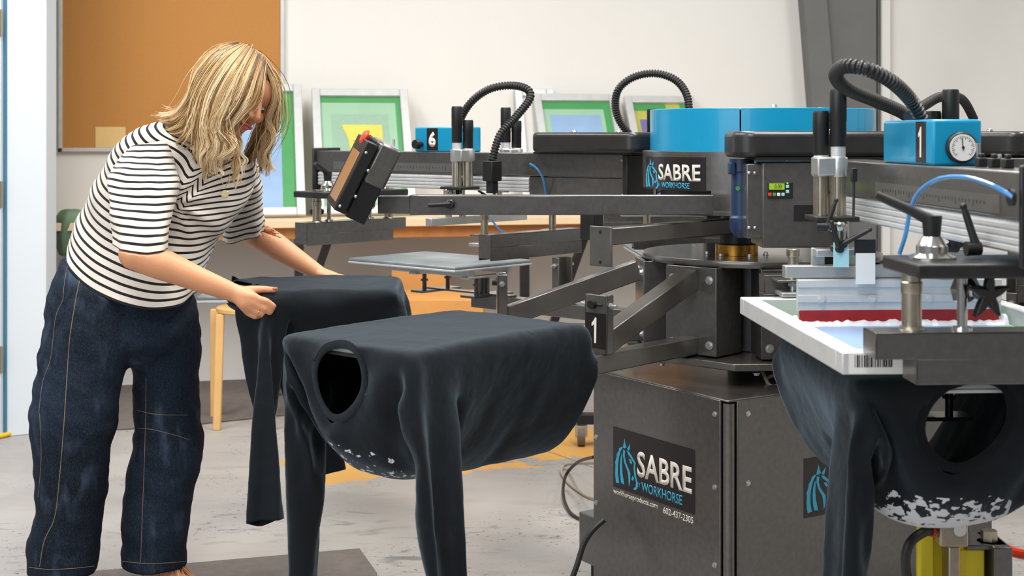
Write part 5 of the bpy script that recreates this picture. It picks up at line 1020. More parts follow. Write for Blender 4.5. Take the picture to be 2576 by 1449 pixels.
0,5,8,11,10,9,12,13,13,-87,-4,1,-5,4,4,7,-2,4,-1,6,9,10,10,13,14,-87,7,6,-6,12,3,3,1,5,6,8,10,10,11,6,8,-93,6,9,9,9,7,2,-1,6,11,11,9,7,4,10,11,-220,30,
19,-33,45,-33,36,-29,26,-35,35,-34,35,-35,36,-35,35,-34,35,-35,36,-35,35,-35,37,-35,42,-34,24,-34,27,-35,22,-33,6,-24,63,25,13,4,-2,0,1,0,1,1,0,1,1,6,-9,
-8,-19,-30,39,29,18,3,0,1,0,1,1,1,0,1,0,6,-9,-10,-27,-30,39,30,25,5,1,0,1,1,1,0,1,0,1,4,-9,-18,-29,-31,31,38,32,10,1,1,1,1,0,1,1,0,0,3,-23,-13,-31,-31,
21,38,36,27,-1,0,1,0,1,0,1,0,-1,-3,-8,-31,-30,-29,10,37,35,18,-1,-2,0,1,-1,0,1,4,1,1,-5,-36,-25,-33,15,36,36,11,-7,5,1,1,0,0,-2,-3,2,-1,0,-25,-35,-33,24,
36,29,10,-9,-1,-1,0,0,1,1,0,0,-1,8,-25,-33,-35,31,37,17,10,-10,-1,0,1,1,0,0,-1,-1,0,12,-23,-36,-32,38,35,9,6,-9,0,1,1,0,0,-2,0,0,1,13,-22,-35,-33,48,25,
9,1,-6,1,0,0,-1,-1,0,0,1,1,12,-20,-33,-34,60,9,10,1,-5,0,0,-2,0,0,1,1,0,0,11,-10,-36,-35,28,30,12,8,-8,-1,-1,0,0,1,1,0,0,-2,11,-3,-34,-37,12,32,19,8,-7,
-1,0,1,1,0,0,-1,-1,0,7,4,-28,-36,-8,33,29,2,-3,0,1,1,0,-1,-1,0,0,1,8,-1,-16,-36,-24,33,27,13,-5,2,0,0,-1,-1,0,0,1,1,5,1,-11,-37,-35,32,27,23,-5,0,-1,-1,
0,0,2,0,0,0,11,2,-29,-34,-32,33,27,31,-9,-1,-1,0,2,0,-1,-1,21,-10,-36,-32,-27,35,6,42,2,-1,3,1,-4,0,6,-3,-34,-35,-21,24,27,1,37,2,12,-46,32,-7,-35,0,0,
-35,-11,10,-44,9,-44,8,-43,8,-42,7,-42,7,-42,7,-41,6,-41,6,-40,5,-40,5,-39,4,-39,4,-38,3,-38,4,-39,4,506,-34,-34,-34,-34,-35,-34,-34,-34,-35,-34,-35,-34,
-34,-34,-34,506,-34,-33,-35,-34,-34,-34,-34,-34,-33,-35,-34,-34,-34,-35,-34,505,-34,-34,-33,-34,-34,-34,-34,-34,-34,-34,-34,-33,-34,-34,-34,502,-33,-34,
-34,-34,-34,-34,-34,-34,-34,-33,-34,-34,-33,-34,-34,502,-34,-34,-33,-34,-34,-34,-34,-34,-34,-33,-34,-34,-33,-34,-33,503,-35,-35,-34,-34,-34,-34,-34,-33,
-34,-34,-34,-33,-34,-33,-34,545,-10,-23,-10,-24,-9,-24,-9,-25,-9,-25,-8,-26,-7,-28,-6,-28,-6,-29,-5,-29,-5,-30,-4,-31,-4,-31,-3,-32,-2,-33,-2,525,-35,-34,
-34,-35,-34,-35,-35,-35,-35,-35,-35,-35,-35,-35,-35,525,-35,-35,-35,-36,-35,-35,-35,-35,-35,-35,-35,-35,-35,-35,-34,519,-34,-33,-34,-35,-35,-35,-35,-34,
-36,-35,-35,-35,-34,-35,-35,511,-32,-34,-33,-34,-33,-34,-34,-34,-34,-35,-35,-35,-35,-35,-35,504,-33,-33,-33,-33,-33,-33,-33,-34,-33,-34,-34,-34,-34,-35,
-35,494,-33,-32,-33,-33,-32,-33,-33,-33,-34,-33,-34,-33,-34,-33,-33,383,-25,-5,-25,-1,-24,0,-25,3,-26,6,-29,8,-21,-3,-3,7,-8,19,-15,30,-19,39,-23,50,-28,
48,-24,48,-23,55,-24,62,-31,-24,-27,-32,-26,-23,-9,1,14,19,20,22,29,22,30,39,-34,-31,-32,-29,-27,-16,-9,2,18,19,20,22,23,29,29,35,-40,-32,-31,-30,-27,-16,
-10,15,19,20,20,23,22,22,33,23,-39,-32,-31,-30,-22,-19,-3,22,16,12,22,28,24,22,28,14,-40,-33,-31,-27,-21,-9,-5,-2,9,19,24,26,32,32,36,0,-41,-32,-28,-24,
-17,-8,-8,-5,2,20,21,24,28,29,37,12,-39,-31,-26,-17,-13,-17,-12,-9,11,14,17,22,26,29,35,21,-38,-27,-21,-16,-16,-18,-20,-3,8,12,17,19,24,27,36,28,-34,-18,
-18,-23,-24,-20,-14,-3,6,9,14,18,23,27,33,37,-23,-24,-26,-22,-21,-19,-12,-2,4,6,11,17,21,26,31,54,-33,-24,-24,-22,-20,-18,-10,-1,2,5,7,15,20,23,30,62,-33,
-24,-23,-22,-20,-15,-7,-1,1,3,4,10,17,21,31,65,-25,-28,-22,-22,-18,-12,-4,0,0,1,3,5,14,22,31,38,11,-19,-12,-27,-21,-15,-7,-2,-1,0,-1,0,2,14,28,32,-7,12,
29,-22,-10,-16,-25,-8,-3,-1,0,-1,0,1,-2,12,28,14,-18,11,30,-2,-18,-6,-24,1,-1,0,0,-1,1,1,-5,8,14,6,-30,20,22,22,-25,-12,-4,8,1,2,2,1,2,-6,-5,-5,-4,0,-26,
21,31,12,-4,-13,7,5,0,-2,-1,-2,0,15,-9,-13,-3,-7,-22,3,38,8,11,0,-8,-4,-2,3,6,1,1,2,-18,7,2,-12,-33,105,-46,-56,-35,-34,-34,-35,-35,-34,-35,-34,-34,-35,
-34,-34,-35,-34,-34,505,-33,-34,-34,-34,-34,-34,-34,-34,-35,-34,-34,-34,-34,-34,-34,499,-31,-33,-33,-34,-34,-33,-34,-34,-34,-34,-34,-34,-34,-34,-34,497,
-33,-32,-32,-33,-34,-33,-34,-34,-33,-34,-34,-34,-34,-34,-34,495,-33,-31,-33,-33,-32,-34,-33,-34,-34,-34,-33,-34,-34,-33,-34,497,-35,-32,-32,-33,-34,-33,
-33,-34,-34,-34,-33,-34,-34,-33,-34,517,-31,-34,-35,-33,-33,-32,-33,-33,-33,-34,-33,-34,-34,-34,-34,488,-33,-26,-34,-34,-35,-34,-33,-33,-33,-33,-33,-33,
-32,-33,-34,487,-29,-33,-30,-33,-34,-34,-35,-35,-34,-33,-33,-33,-32,-33,-32,488,-23,-35,-34,-31,-34,-32,-35,-35,-35,-34,-34,-34,-33,-33,-32,505,-34,-33,
-34,-33,-35,-32,-35,-34,-33,-32,-33,-33,-33,-33,-34,505,-35,-34,-33,-33,-32,-33,-32,-33,-32,-34,-33,-33,-34,-33,-33,]
def tee_topology(off=0.0, h=1):
    """flat long-sleeved tee: nodes (x,y,layer), faces; hem at x0, shoulders at +x"""
    NX,NY,NS=42//h,34//h,32//h
    x0,x1,hw=-.33+off,.40+off,.318
    A0,A1=28//h,42//h      # armhole columns (i index) .. shoulder
    verts=[];idx={}
    def sh(i,j):     # body node
        t=i/NX; s=j/NY*2-1
        x=x0+(x1-x0)*t
        x-= max(0,abs(s)-.3)*.06*t**3     # shoulder slope
        return x,s*hw*(1-.03*math.sin(math.pi*min(1,t*1.3)))
    def sl(side,i,k):# sleeve node, i in A0..A1
        j=NY if side>0 else 0
        ax,ay=sh(i,j); t=k/NS
        u=(i-A0)/(A1-A0)
        cx=(x0+(x1-x0)*(.5*(A0+A1)/NX))+.035
        ex=cx-.055*1-.02+ (u-.5)*.15; ey=side*(hw+.56)
        return ax+(ex-ax)*(t**.85 if t>0 else 0), ay+(ey-ay)*t
    def inneck(x,y,l):
        d=.112 if l==0 else .03
        w=.098
        return (abs(y)/w)**2+(max(0,x1+.004-x)/d)**2<1
    def snap(x,y,l):
        return x,y
    def node(key,l):
        # seams shared between both layers
        kind=key[0]
        if kind=='b':
            _,i,j=key
            seam=(j in(0,NY) and not (A0<i<A1)) or (i==NX)
            x,y=sh(i,j)
        else:
            _,side,i,k=key
            if k==0: return node(('b',i,NY if side>0 else 0),l)
            seam=i in(A0,A1); x,y=sl(side,i,k)
        kk=(key,0 if seam else l)
        if kk not in idx:
            idx[kk]=len(verts); verts.append((x,y,-1 if seam else l))
        return idx[kk]
    faces=[]
    for l in(0,1):
        for i in range(NX):
            for j in range(NY):
                c=[sh(i+a,j+b) for a,b in((0,0),(1,0),(1,1),(0,1))]
                cx=sum(p[0] for p in c)/4;cy=sum(p[1] for p in c)/4
                if inneck(cx,cy,l): continue
                f=[node(('b',i+a,j+b),l) for a,b in((0,0),(1,0),(1,1),(0,1))]
                faces.append(f if l==0 else f[::-1])
        for side in(-1,1):
            for i in range(A0,A1):
                for k in range(NS):
                    f=[node(('s',side,i+a,k+b),l) for a,b in((0,0),(1,0),(1,1),(0,1))]
                    if side<0: f=f[::-1]
                    faces.append(f if l==0 else f[::-1])
    # round the neckline: push the cut edge onto its ellipse
    from collections import Counter
    ec=Counter()
    for f in faces:
        for a,b in zip(f,f[1:]+f[:1]): ec[(min(a,b),max(a,b))]+=1
    rim={v for e,c in ec.items() if c==1 for v in e if verts[v][0]>x1-.13 and abs(verts[v][1])<.13}
    for v in rim:
        x,y,l=verts[v]; d=.112 if l!=1 else .03; w=.098
        if l==-1: verts[v]=(x,math.copysign(w,y),l);continue
        ex,ey=(x1-x)/d,y/w; r=math.hypot(ex,ey) or 1
        verts[v]=(x1-ex/r*d,ey/r*w,l)
    return verts,faces,sorted(rim)
def shirt(code, off, ang, label, cloth):
    V, F, rim = tee_topology(off, 2)
    co = np.cumsum(np.array(code).reshape(3, -1).T, axis=0)/1000.0
    t = thing('long_sleeve_shirt', label, 'shirt', (CX+1.364*math.cos(rad(ang)), CY0+1.364*math.sin(rad(ang)), .9165), rad(ang), None)
    body = [f for f in F]
    me = bpy.data.meshes.new('shirt_fabric'); me.from_pydata([tuple(c) for c in co], [], F); me.materials.append(cloth)
    me.shade_smooth()
    o = bpy.data.objects.new('shirt_fabric', me); C.objects.link(o); o.parent = t
    m = o.modifiers.new('s', 'SUBSURF'); m.levels = 2; m.render_levels = 3
    m = o.modifiers.new('t', 'SOLIDIFY'); m.thickness = .0012; m.offset = 1
    tx = bpy.data.textures.get('weave') or bpy.data.textures.new('weave', 'CLOUDS'); tx.noise_scale = .045
    m = o.modifiers.new('d', 'DISPLACE'); m.texture = tx; m.strength = .0035; m.mid_level = .5
    # collar and cuffs: ribbed bands along the open edges
    from collections import Counter, defaultdict
    ec = Counter(); 
    for f in F:
        for a, b in zip(f, f[1:]+f[:1]): ec[(min(a, b), max(a, b))] += 1
    nb = defaultdict(list)
    for (a, b), c in ec.items():
        if c == 1: nb[a].append(b); nb[b].append(a)
    seen = set(); loops = []
    for s in nb:
        if s in seen: continue
        loop = [s]; seen.add(s); cur = s
        while True:
            nx_ = [k for k in nb[cur] if k not in seen]
            if not nx_: break
            cur = nx_[0]; seen.add(cur); loop.append(cur)
        loops.append(loop)
    rimset = set(rim)
    for L in loops:
        P = [Vector(co[i]) for i in L]; n = len(P)
        if n < 8: continue
        isneck = sum(i in rimset for i in L) > n*.7
        big = abs(V[L[0]][1]) < .34 and not isneck
        for _ in range(3): P = [(P[k-1]+P[k]*2+P[(k+1) % n])/4 for k in range(n)]
        if isneck:
            mb = MB(); cen = sum(P, Vector())/n
            rings = []
            for k in range(n):
                p = P[k]; t_ = unit(P[(k+1) % n]-P[k-1]); out = p-cen; out = unit(out-t_*out.dot(t_)); nn = t_.cross(out)
                if nn.dot(Vector((1, 0, -.1))) < 0: nn = -nn
                rings.append([p+out*a_+nn*b_ for a_, b_ in ((-.007, .0), (-.007, .002), (-.003, .0032), (.006, .0032), (.013, .0024), (.013, .0))])
            rings.append(rings[0]); mb.loft(rings, True, False)
            q_ = mb.build('collar', M['rib'], t, smooth=70); q_.modifiers.new('s', 'SUBSURF').render_levels = 1
    return t, o
M['cotton2'] = M['cotton'].copy()
s1, f1 = shirt(SHIRT_A, 0, 225, 'black long-sleeved shirt on the front pallet, neck hole facing the camera', M['cotton'])
s2, f2 = shirt(SHIRT_B, -.16, 180, 'black long-sleeved shirt the woman is pulling onto the pallet', M['cotton'])
s4, f4 = shirt(SHIRT_A, 0, 270, 'black long-sleeved shirt under the printing screen at the right', M['cotton2'])
# worn white print on the hanging lower layer (a fabric print, seen at the lowest outer part)
def add_print(m, base, slope):
    nt = m.node_tree; N = nt.nodes; L = nt.links; b = N['Principled BSDF']
    tc = N.new('ShaderNodeTexCoord'); sep = N.new('ShaderNodeSeparateXYZ'); L.new(tc.outputs['Object'], sep.inputs[0])
    def mt(op, a, c):
        x = N.new('ShaderNodeMath'); x.operation = op
        for i, k in enumerate((a, c)):
            if isinstance(k, (int, float)): x.inputs[i].default_value = k
            else: L.new(k, x.inputs[i])
        return x.outputs[0]
    z = mt('LESS_THAN', sep.outputs[2], -.212); zz = mt('GREATER_THAN', sep.outputs[2], -.30); x = mt('GREATER_THAN', sep.outputs[0], .02)
    y0_ = mt('GREATER_THAN', sep.outputs[1], -.15); y1_ = mt('LESS_THAN', sep.outputs[1], .10)
    n = N.new('ShaderNodeTexNoise'); n.inputs['Scale'].default_value = 55; n.inputs['Detail'].default_value = 6; L.new(tc.outputs['Object'], n.inputs['Vector'])
    k = mt('GREATER_THAN', n.outputs['Fac'], mt('ADD', base, mt('MULTIPLY', mt('ADD', sep.outputs[2], .245), slope)))
    for q in (zz, x, y0_, y1_, z): k = mt('MULTIPLY', k, q)
    src = b.inputs['Base Color'].links[0].from_socket
    mx = N.new('ShaderNodeMix'); mx.data_type = 'RGBA'; L.new(k, mx.inputs['Factor']); L.new(src, mx.inputs['A']); mx.inputs['B'].default_value = (*lin((216, 218, 224)), 1); L.new(mx.outputs['Result'], b.inputs['Base Color'])
add_print(M['cotton'], .60, .6); add_print(M['cotton2'], .50, 3.2)
# ------------------------------------------------------------------ the woman bending over the pallet
wm = thing('person', 'person in striped tee and dark wide jeans bending over a black shirt', 'person', (-1.12, 4.05, 0))
WO = Vector(wm.location)
def wp(px, py, Y): return at(px, py, Y)-WO
def remesh(mb, name, m, parent, voxel, smooth=4, disp=None, keep=None):
    me = bpy.data.meshes.new('tmp'); me.from_pydata(mb.v, [], mb.f)
    bm = bmesh.new(); bm.from_mesh(me); bmesh.ops.recalc_face_normals(bm, faces=bm.faces); bm.to_mesh(me); bm.free()
    ob = bpy.data.objects.new('tmp', me); C.objects.link(ob)
    r = ob.modifiers.new('r', 'REMESH'); r.mode = 'VOXEL'; r.voxel_size = voxel
    s = ob.modifiers.new('s', 'SMOOTH'); s.factor = .5; s.iterations = smooth
    dg = bpy.context.evaluated_depsgraph_get(); me2 = bpy.data.meshes.new_from_object(ob.evaluated_get(dg)); bpy.data.objects.remove(ob)
    me2.name = name; me2.materials.clear(); me2.materials.append(m); me2.shade_smooth()
    if disp:
        n = len(me2.vertices)
        for v in me2.vertices: v.co = disp(v.co, v.normal)
    o = bpy.data.objects.new(name, me2); C.objects.link(o); o.parent = parent
    return o
B = MB()
def limb(pts, rs, n=20):
    for i in range(len(pts)-1): B.caps(pts[i], rs[i], pts[i+1], rs[i+1], n)
# trunk (under the clothes)
hipR, hipL = wp(235, 800, 3.98), wp(385, 790, 4.16)
pel = wp(310, 760, 4.08); wst = wp(345, 650, 4.09); che = wp(420, 520, 4.06); uch = wp(475, 430, 4.04); nek = wp(515, 385, 4.02)
limb([pel, wst, che, uch], [.105, .10, .108, .085], 24)
B.caps(hipR, .085, hipL, .085)
shR, shL = wp(368, 425, 3.93), wp(598, 462, 4.20)
B.caps(shR, .05, uch, .075); B.caps(uch, .075, shL, .048)
# legs
knR, anR = wp(185, 1140, 3.93), wp(112, 1452, 3.99)
knL, anL = wp(420, 1130, 4.12), wp(402, 1446, 4.10)
limb([hipR, knR, anR], [.08, .055, .036]); limb([hipL, knL, anL], [.08, .055, .036])
def foot(an, d):
    d = unit(Vector(d)); an = Vector(an); s = Vector((-d.y, d.x, 0)); g = Vector((an.x, an.y, 0))
    B.caps(an, .036, g-d*.03+Vector((0, 0, .034)), .032)
    B.caps(an+d*.02, .034, g+d*.12+Vector((0, 0, .030)), .030)
    B.caps(g-d*.03+Vector((0, 0, .03)), .03, g+d*.11+s*.015+Vector((0, 0, .022)), .022); B.caps(g-d*.03+Vector((0, 0, .03)), .03, g+d*.11-s*.02+Vector((0, 0, .022)), .022)
    for k, (l, r) in enumerate(((.185, .0135), (.18, .010), (.172, .0095), (.162, .009), (.148, .0085))):
        o_ = s*(-.036+k*.018) if d.y < .5 else s*(.036-k*.018)
        B.caps(g+d*.115+o_*.9+Vector((0, 0, .018)), .013, g+d*l+o_+Vector((0, 0, r+.001)), r, 12)
foot(anR, (.55, -.85, 0)); foot(anL, (.95, -.30, 0))
# arms
elR, wrR = wp(338, 640, 3.72), wp(586, 736, 3.795)
limb([shR, shR.lerp(elR, .5), elR], [.05, .046, .042])
f1_ = elR.lerp(wrR, .28); f2_ = elR.lerp(wrR, .62)
limb([elR, f1_+Vector((0, 0, .002)), f2_, wrR], [.042, .043, .034, .0255])
B.caps(wrR, .0255, wrR+Vector((.02, .003, -.008)), .026)
elL, wrL = wp(640, 585, 4.40), wp(800, 686, 4.375)
limb([shL, elL], [.052, .042]); f3_ = elL.lerp(wrL, .35)
limb([elL, f3_, wrL], [.043, .041, .0245])
# right hand: back of the hand to the camera, thumb on top of the cloth, fingers curled under it
def chain(pts, rs): limb([wp(*p) for p in pts], rs, 12)
W0 = (592, 738, 3.791)
for K, r in (((640, 748, 3.794), .0135), ((640, 762, 3.794), .0135), ((634, 775, 3.797), .0125), ((624, 785, 3.802), .0115)):
    chain([W0, (612, (W0[1]+K[1])/2+1, 3.790), K], [.021, .0185, r])
chain([(644, 750, 3.794), (670, 757, 3.792), (688, 770, 3.799), (683, 781, 3.809)], [.0105, .0092, .0085, .0075])
chain([(642, 765, 3.794), (668, 775, 3.796), (680, 785, 3.805), (671, 789, 3.814)], [.0108, .0095, .0086, .0075])
chain([(635, 778, 3.797), (657, 789, 3.800), (664, 794, 3.810), (652, 794, 3.818)], [.0102, .0090, .0082, .0072])
chain([(625, 788, 3.802), (642, 797, 3.805), (646, 797, 3.813), (637, 795, 3.820)], [.0092, .0080, .0073, .0066])
chain([(604, 736, 3.802), (632, 729, 3.815), (662, 728, 3.828), (692, 729, 3.832)], [.017, .0125, .0105, .0085])
# left hand: lying on the far side of the cloth, fingers over the edge
W1 = (800, 686, 4.375)
for K in ((838, 694, 4.335), (842, 694, 4.355), (842, 695, 4.375), (838, 697, 4.395)):
    chain([W1, K], [.021, .0125])
chain([(838, 694, 4.335), (862, 699, 4.33), (880, 704, 4.33)], [.0098, .0088, .0076])
chain([(842, 694, 4.355), (868, 699, 4.355), (886, 705, 4.358)], [.0100, .0090, .0078])
chain([(842, 695, 4.375), (866, 700, 4.38), (882, 708, 4.385)], [.0098, .0088, .0076])
chain([(838, 697, 4.395), (858, 703, 4.405), (870, 712, 4.41)], [.0088, .0078, .0070])
chain([(806, 690, 4.355), (828, 697, 4.315), (846, 700, 4.30)], [.0135, .011, .0088])
# neck and head
upv = unit(Vector((.50, .06, .80))); fwv = Vector((.64, -.56, -.42)); fwv = unit(fwv-upv*fwv.dot(upv)); sdv = upv.cross(fwv)   # sdv: her left
HR = Matrix((fwv, sdv, upv)).transposed()
HC = wp(603, 236, 3.97)
def hp(f, s, u): return HC+fwv*f+sdv*s+upv*u
limb([uch+Vector((.01, 0, .03)), nek, hp(-.045, 0, -.07)], [.062, .052, .05])
B.sphere(hp(-.012, 0, .028), 1, (.098, .077, .092), HR, 20)        # skull
B.sphere(hp(.030, 0, -.035), 1, (.060, .060, .078), HR, 18)        # face
B.sphere(hp(.045, 0, -.082), 1, (.036, .040, .030), HR, 14)        # jaw
B.sphere(hp(.072, 0, -.098), 1, (.017, .020, .015), HR, 12)        # chin
B.sphere(hp(.066, 0, .035), 1, (.030, .055, .040), HR, 14)         # brow
for s in (-1, 1):
    B.sphere(hp(.068, s*.036, -.028), 1, (.022, .022, .022), HR, 12)   # cheeks
    B.sphere(hp(-.005, s*.075, -.012), 1, (.016, .007, .028), HR, 12)  # ears
    B.caps(hp(.080, s*.014, .013), .008, hp(.072, s*.050, .012), .006)
B.caps(hp(.088, 0, .008), .008, hp(.108, 0, -.030), .0115)
B.sphere(hp(.098, .012, -.036), 1, (.010, .008, .007), HR, 10); B.sphere(hp(.098, -.012, -.036), 1, (.010, .008, .007), HR, 10)
B.caps(hp(.084, -.014, -.062), .009, hp(.084, .014, -.062), .009); B.caps(hp(.082, -.011, -.074), .009, hp(.082, .011, -.074), .009)
body = remesh(B, 'body', M['skin'], wm, .0038, 5)
for s in (-1, 1):
    ey = MB().sphere(hp(.072, s*.031, -.004), .0115, n=12).build('eye', M['gaugew'], wm)
    MB().sphere(hp(.081, s*.031, -.007), .0048, n=10).build('iris', M['navy'], ey)
lp = MB()
lp.caps(hp(.094, -.021, -.064), .003, hp(.0965, 0, -.0605), .0052, 10); lp.caps(hp(.0965, 0, -.0605), .0052, hp(.094, .021, -.064), .003, 10)
lp.caps(hp(.092, -.019, -.068), .003, hp(.095, 0, -.071), .006, 10); lp.caps(hp(.095, 0, -.071), .006, hp(.092, .019, -.068), .003, 10)
lp.build('lips', M['lips'], wm)
# nails, ring, necklace
MB().sphere(wp(692, 726, 3.825), 1, (.0075, .004, .0045), None, 8).build('thumb_nail', M['lips'], wm)
c = wp(650, 789, 3.792)
rg = MB(); rg.tube([c+Vector((.0098*math.cos(a)*.35, .0098*math.sin(a), .0098*math.cos(a))) for a in [2*math.pi*k/24 for k in range(25)]], .0012, 8, False); rg.build('ring', M['gold'], wm)
# ------------------------------------------------------------------ striped tee
def stripe_mat():
    m = bpy.data.materials.new('striped_jersey'); m.use_nodes = True; nt = m.node_tree; N = nt.nodes; L = nt.links; b = N['Principled BSDF']
    at_ = N.new('ShaderNodeAttribute'); at_.attribute_name = 'stripe'
    def mt(op, a, c):
        x = N.new('ShaderNodeMath'); x.operation = op
        for i, k in enumerate((a, c)):
            if isinstance(k, (int, float)): x.inputs[i].default_value = k
            else: L.new(k, x.inputs[i])
        return x.outputs[0]
    f = mt('FRACT', mt('DIVIDE', at_.outputs['Fac'], .0242), 0)
    s = N.new('ShaderNodeMapRange'); s.inputs[1].default_value = .31; s.inputs[2].default_value = .35; L.new(f, s.inputs[0])
    mx = N.new('ShaderNodeMix'); mx.data_type = 'RGBA'; mx.inputs['A'].default_value = (*lin((28, 30, 34)), 1); mx.inputs['B'].default_value = (*lin((224, 215, 204)), 1)
    L.new(s.outputs[0], mx.inputs['Factor']); L.new(mx.outputs['Result'], b.inputs['Base Color'])
    b.inputs['Roughness'].default_value = .9; b.inputs['Specular IOR Level'].default_value = .2; b.inputs['Sheen Weight'].default_value = .2
    tc = N.new('ShaderNodeTexCoord'); n = N.new('ShaderNodeTexNoise'); n.inputs['Scale'].default_value = 900; L.new(tc.outputs['Object'], n.inputs['Vector'])
    bp = N.new('ShaderNodeBump'); bp.inputs['Strength'].default_value = .3; bp.inputs['Distance'].default_value = .001; L.new(n.outputs['Fac'], bp.inputs['Height']); L.new(bp.outputs[0], b.inputs['Normal'])
    return m
M['tee'] = stripe_mat()
def catm(v, t):
    n = len(v)-1; x = t*n; i = min(int(x), n-1); f = x-i
    p0, p1, p2, p3 = v[max(i-1, 0)], v[i], v[i+1], v[min(i+2, n)]
    return .5*((2*p1)+(p2-p0)*f+(2*p0-5*p1+4*p2-p3)*f*f+(3*p1-p0-3*p2+p3)*f**3)
def garment(secs, name, m, parent, n=96, rows=80, fold=None, sq=1.0, off=0, thick=.002):
    """secs: (L px,py), (R px,py), Y, half depth, front sag -> lofted cloth tube with a stripe coordinate"""
    Ls = [wp(a[0], a[1], Y+dy) for (a, b, Y, h, sag, dy) in secs]; Rs = [wp(b[0], b[1], Y-dy) for (a, b, Y, h, sag, dy) in secs]
    hs = [s[3] for s in secs]; sg = [s[4] for s in secs]
    P = []
    for r in range(rows+1):
        t = r/rows; Lp = catm(Ls, t); Rp = catm(Rs, t); h = catm(hs, t); sag = catm(sg, t)
        c = (Lp+Rp)/2; a = (Rp-Lp)/2
        bv = unit(Vector((a.y, -a.x, 0)))*h if abs(a.x)+abs(a.y) > 1e-4 else Vector((0, -h, 0))
        row = []
        for k in range(n):
            th = 2*math.pi*k/n; cc, ss = math.cos(th), math.sin(th)
            cc_ = math.copysign(abs(cc)**sq, cc); ss_ = math.copysign(abs(ss)**sq, ss)
            p = c+a*cc_+bv*ss_
            if ss > 0: p = p-Vector((0, 0, sag*ss))
            row.append(p)
        P.append(row)
    # folds along the normals
    if fold:
        Q = []
        for r in range(rows+1):
            row = []
            for k in range(n):
                du = P[r][(k+1) % n]-P[r][k-1]; dv = P[min(r+1, rows)][k]-P[max(r-1, 0)][k]
                nn = unit(du.cross(dv)); row.append(P[r][k]+nn*fold(r/rows, 2*math.pi*k/n, P[r][k]))
            Q.append(row)
        st = P; P = Q
    S = [[off]*n]
    for r in range(1, rows+1): S.append([S[-1][k]+(P[r][k]-P[r-1][k]).length for k in range(n)])
    # average the accumulated length a little around the ring so stripes stay even
    mb = MB(); mb.loft(P, True, False); o = mb.build(name, m, parent, smooth=0); o.data.shade_smooth()
    att = o.data.attributes.new('stripe', 'FLOAT', 'POINT'); att.data.foreach_set('value', [x for r in S for x in r])
    s_ = o.modifiers.new('t', 'SOLIDIFY'); s_.thickness = thick; s_.offset = -1
    s_ = o.modifiers.new('s', 'SUBSURF'); s_.levels = 1; s_.render_levels = 1
    return o, P
def fn(p, s, seed, st=(1, 1, 1)): return noise.noise(Vector((p.x*s*st[0]+seed, p.y*s*st[1], p.z*s*st[2])))
def tfold(t, th, p):
    u = p.x*.78+p.z*.62; v = p.z*.78-p.x*.62
    d = .010*fn(Vector((u*6, v*2.2, p.y*3)), 1, 3)+.006*fn(Vector((u*17, v*5, p.y*6)), 1, 8)+.003*fn(Vector((u*40, v*14, p.y*20)), 1, 5)
    # creases radiating from the near armpit
    q = wp(432, 520, 3.92); r = (p-q); ang = math.atan2(r.z, r.x); k = math.exp(-(r.length/.12)**2)
    d += .010*k*math.sin(ang*9+r.length*20)
    hemk = max(0, 1-t*9); d += .004*hemk*math.sin(th*7+1)
    return d
tee, TP = garment([((177, 610), (482, 742), 4.05, .145, .072, .03), ((188, 575), (510, 680), 4.07, .140, .058, .03), ((205, 535), (545, 610), 4.08, .130, .040, .03), ((226, 485), (585, 560), 4.07, .128, .03, .02),
    ((250, 435), (618, 520), 4.06, .125, .025, .0), ((278, 390), (640, 480), 4.06, .120, .02, -.03), ((305, 358), (648, 440), 4.05, .110, .015, -.05), ((350, 325), (640, 405), 4.04, .095, .02, -.06), ((398, 308), (612, 392), 4.03, .075, .03, -.05), ((428, 308), (590, 388), 4.02, .062, .035, -.03)],
    'tee_body', M['tee'], wm, 112, 90, tfold, sq=.92)
def sfold(seed):
    def f(t, th, p): return .006*fn(Vector((p.x*9, p.y*9, p.z*22)), 1, seed)+.004*fn(Vector((p.x*25, p.y*25, p.z*9)), 1, seed+3)+.004*math.sin(th*5+seed)*max(0, 1-t*2.5)
    return f
sl1, _ = garment([((287, 612), (417, 628), 3.745, .060, .012, .0), ((281, 560), (424, 575), 3.775, .068, .012, 0), ((276, 500), (436, 515), 3.82, .076, .012, 0), ((276, 450), (446, 460), 3.865, .082, .012, 0), ((296, 405), (440, 405), 3.92, .08, .008, 0), ((335, 368), (430, 352), 3.97, .065, 0, 0)],
    'sleeve', M['tee'], wm, 72, 56, sfold(2), sq=.9, off=.004)
sl2, _ = garment([((566, 606), (664, 584), 4.37, .058, .012, .0), ((560, 570), (664, 545), 4.33, .06, .012, 0), ((556, 520), (660, 500), 4.28, .07, .01, 0), ((560, 470), (656, 445), 4.22, .075, .01, 0), ((580, 425), (645, 408), 4.16, .06, 0, 0)],
    'sleeve', M['tee'], wm, 64, 50, sfold(7), sq=.9, off=.004)
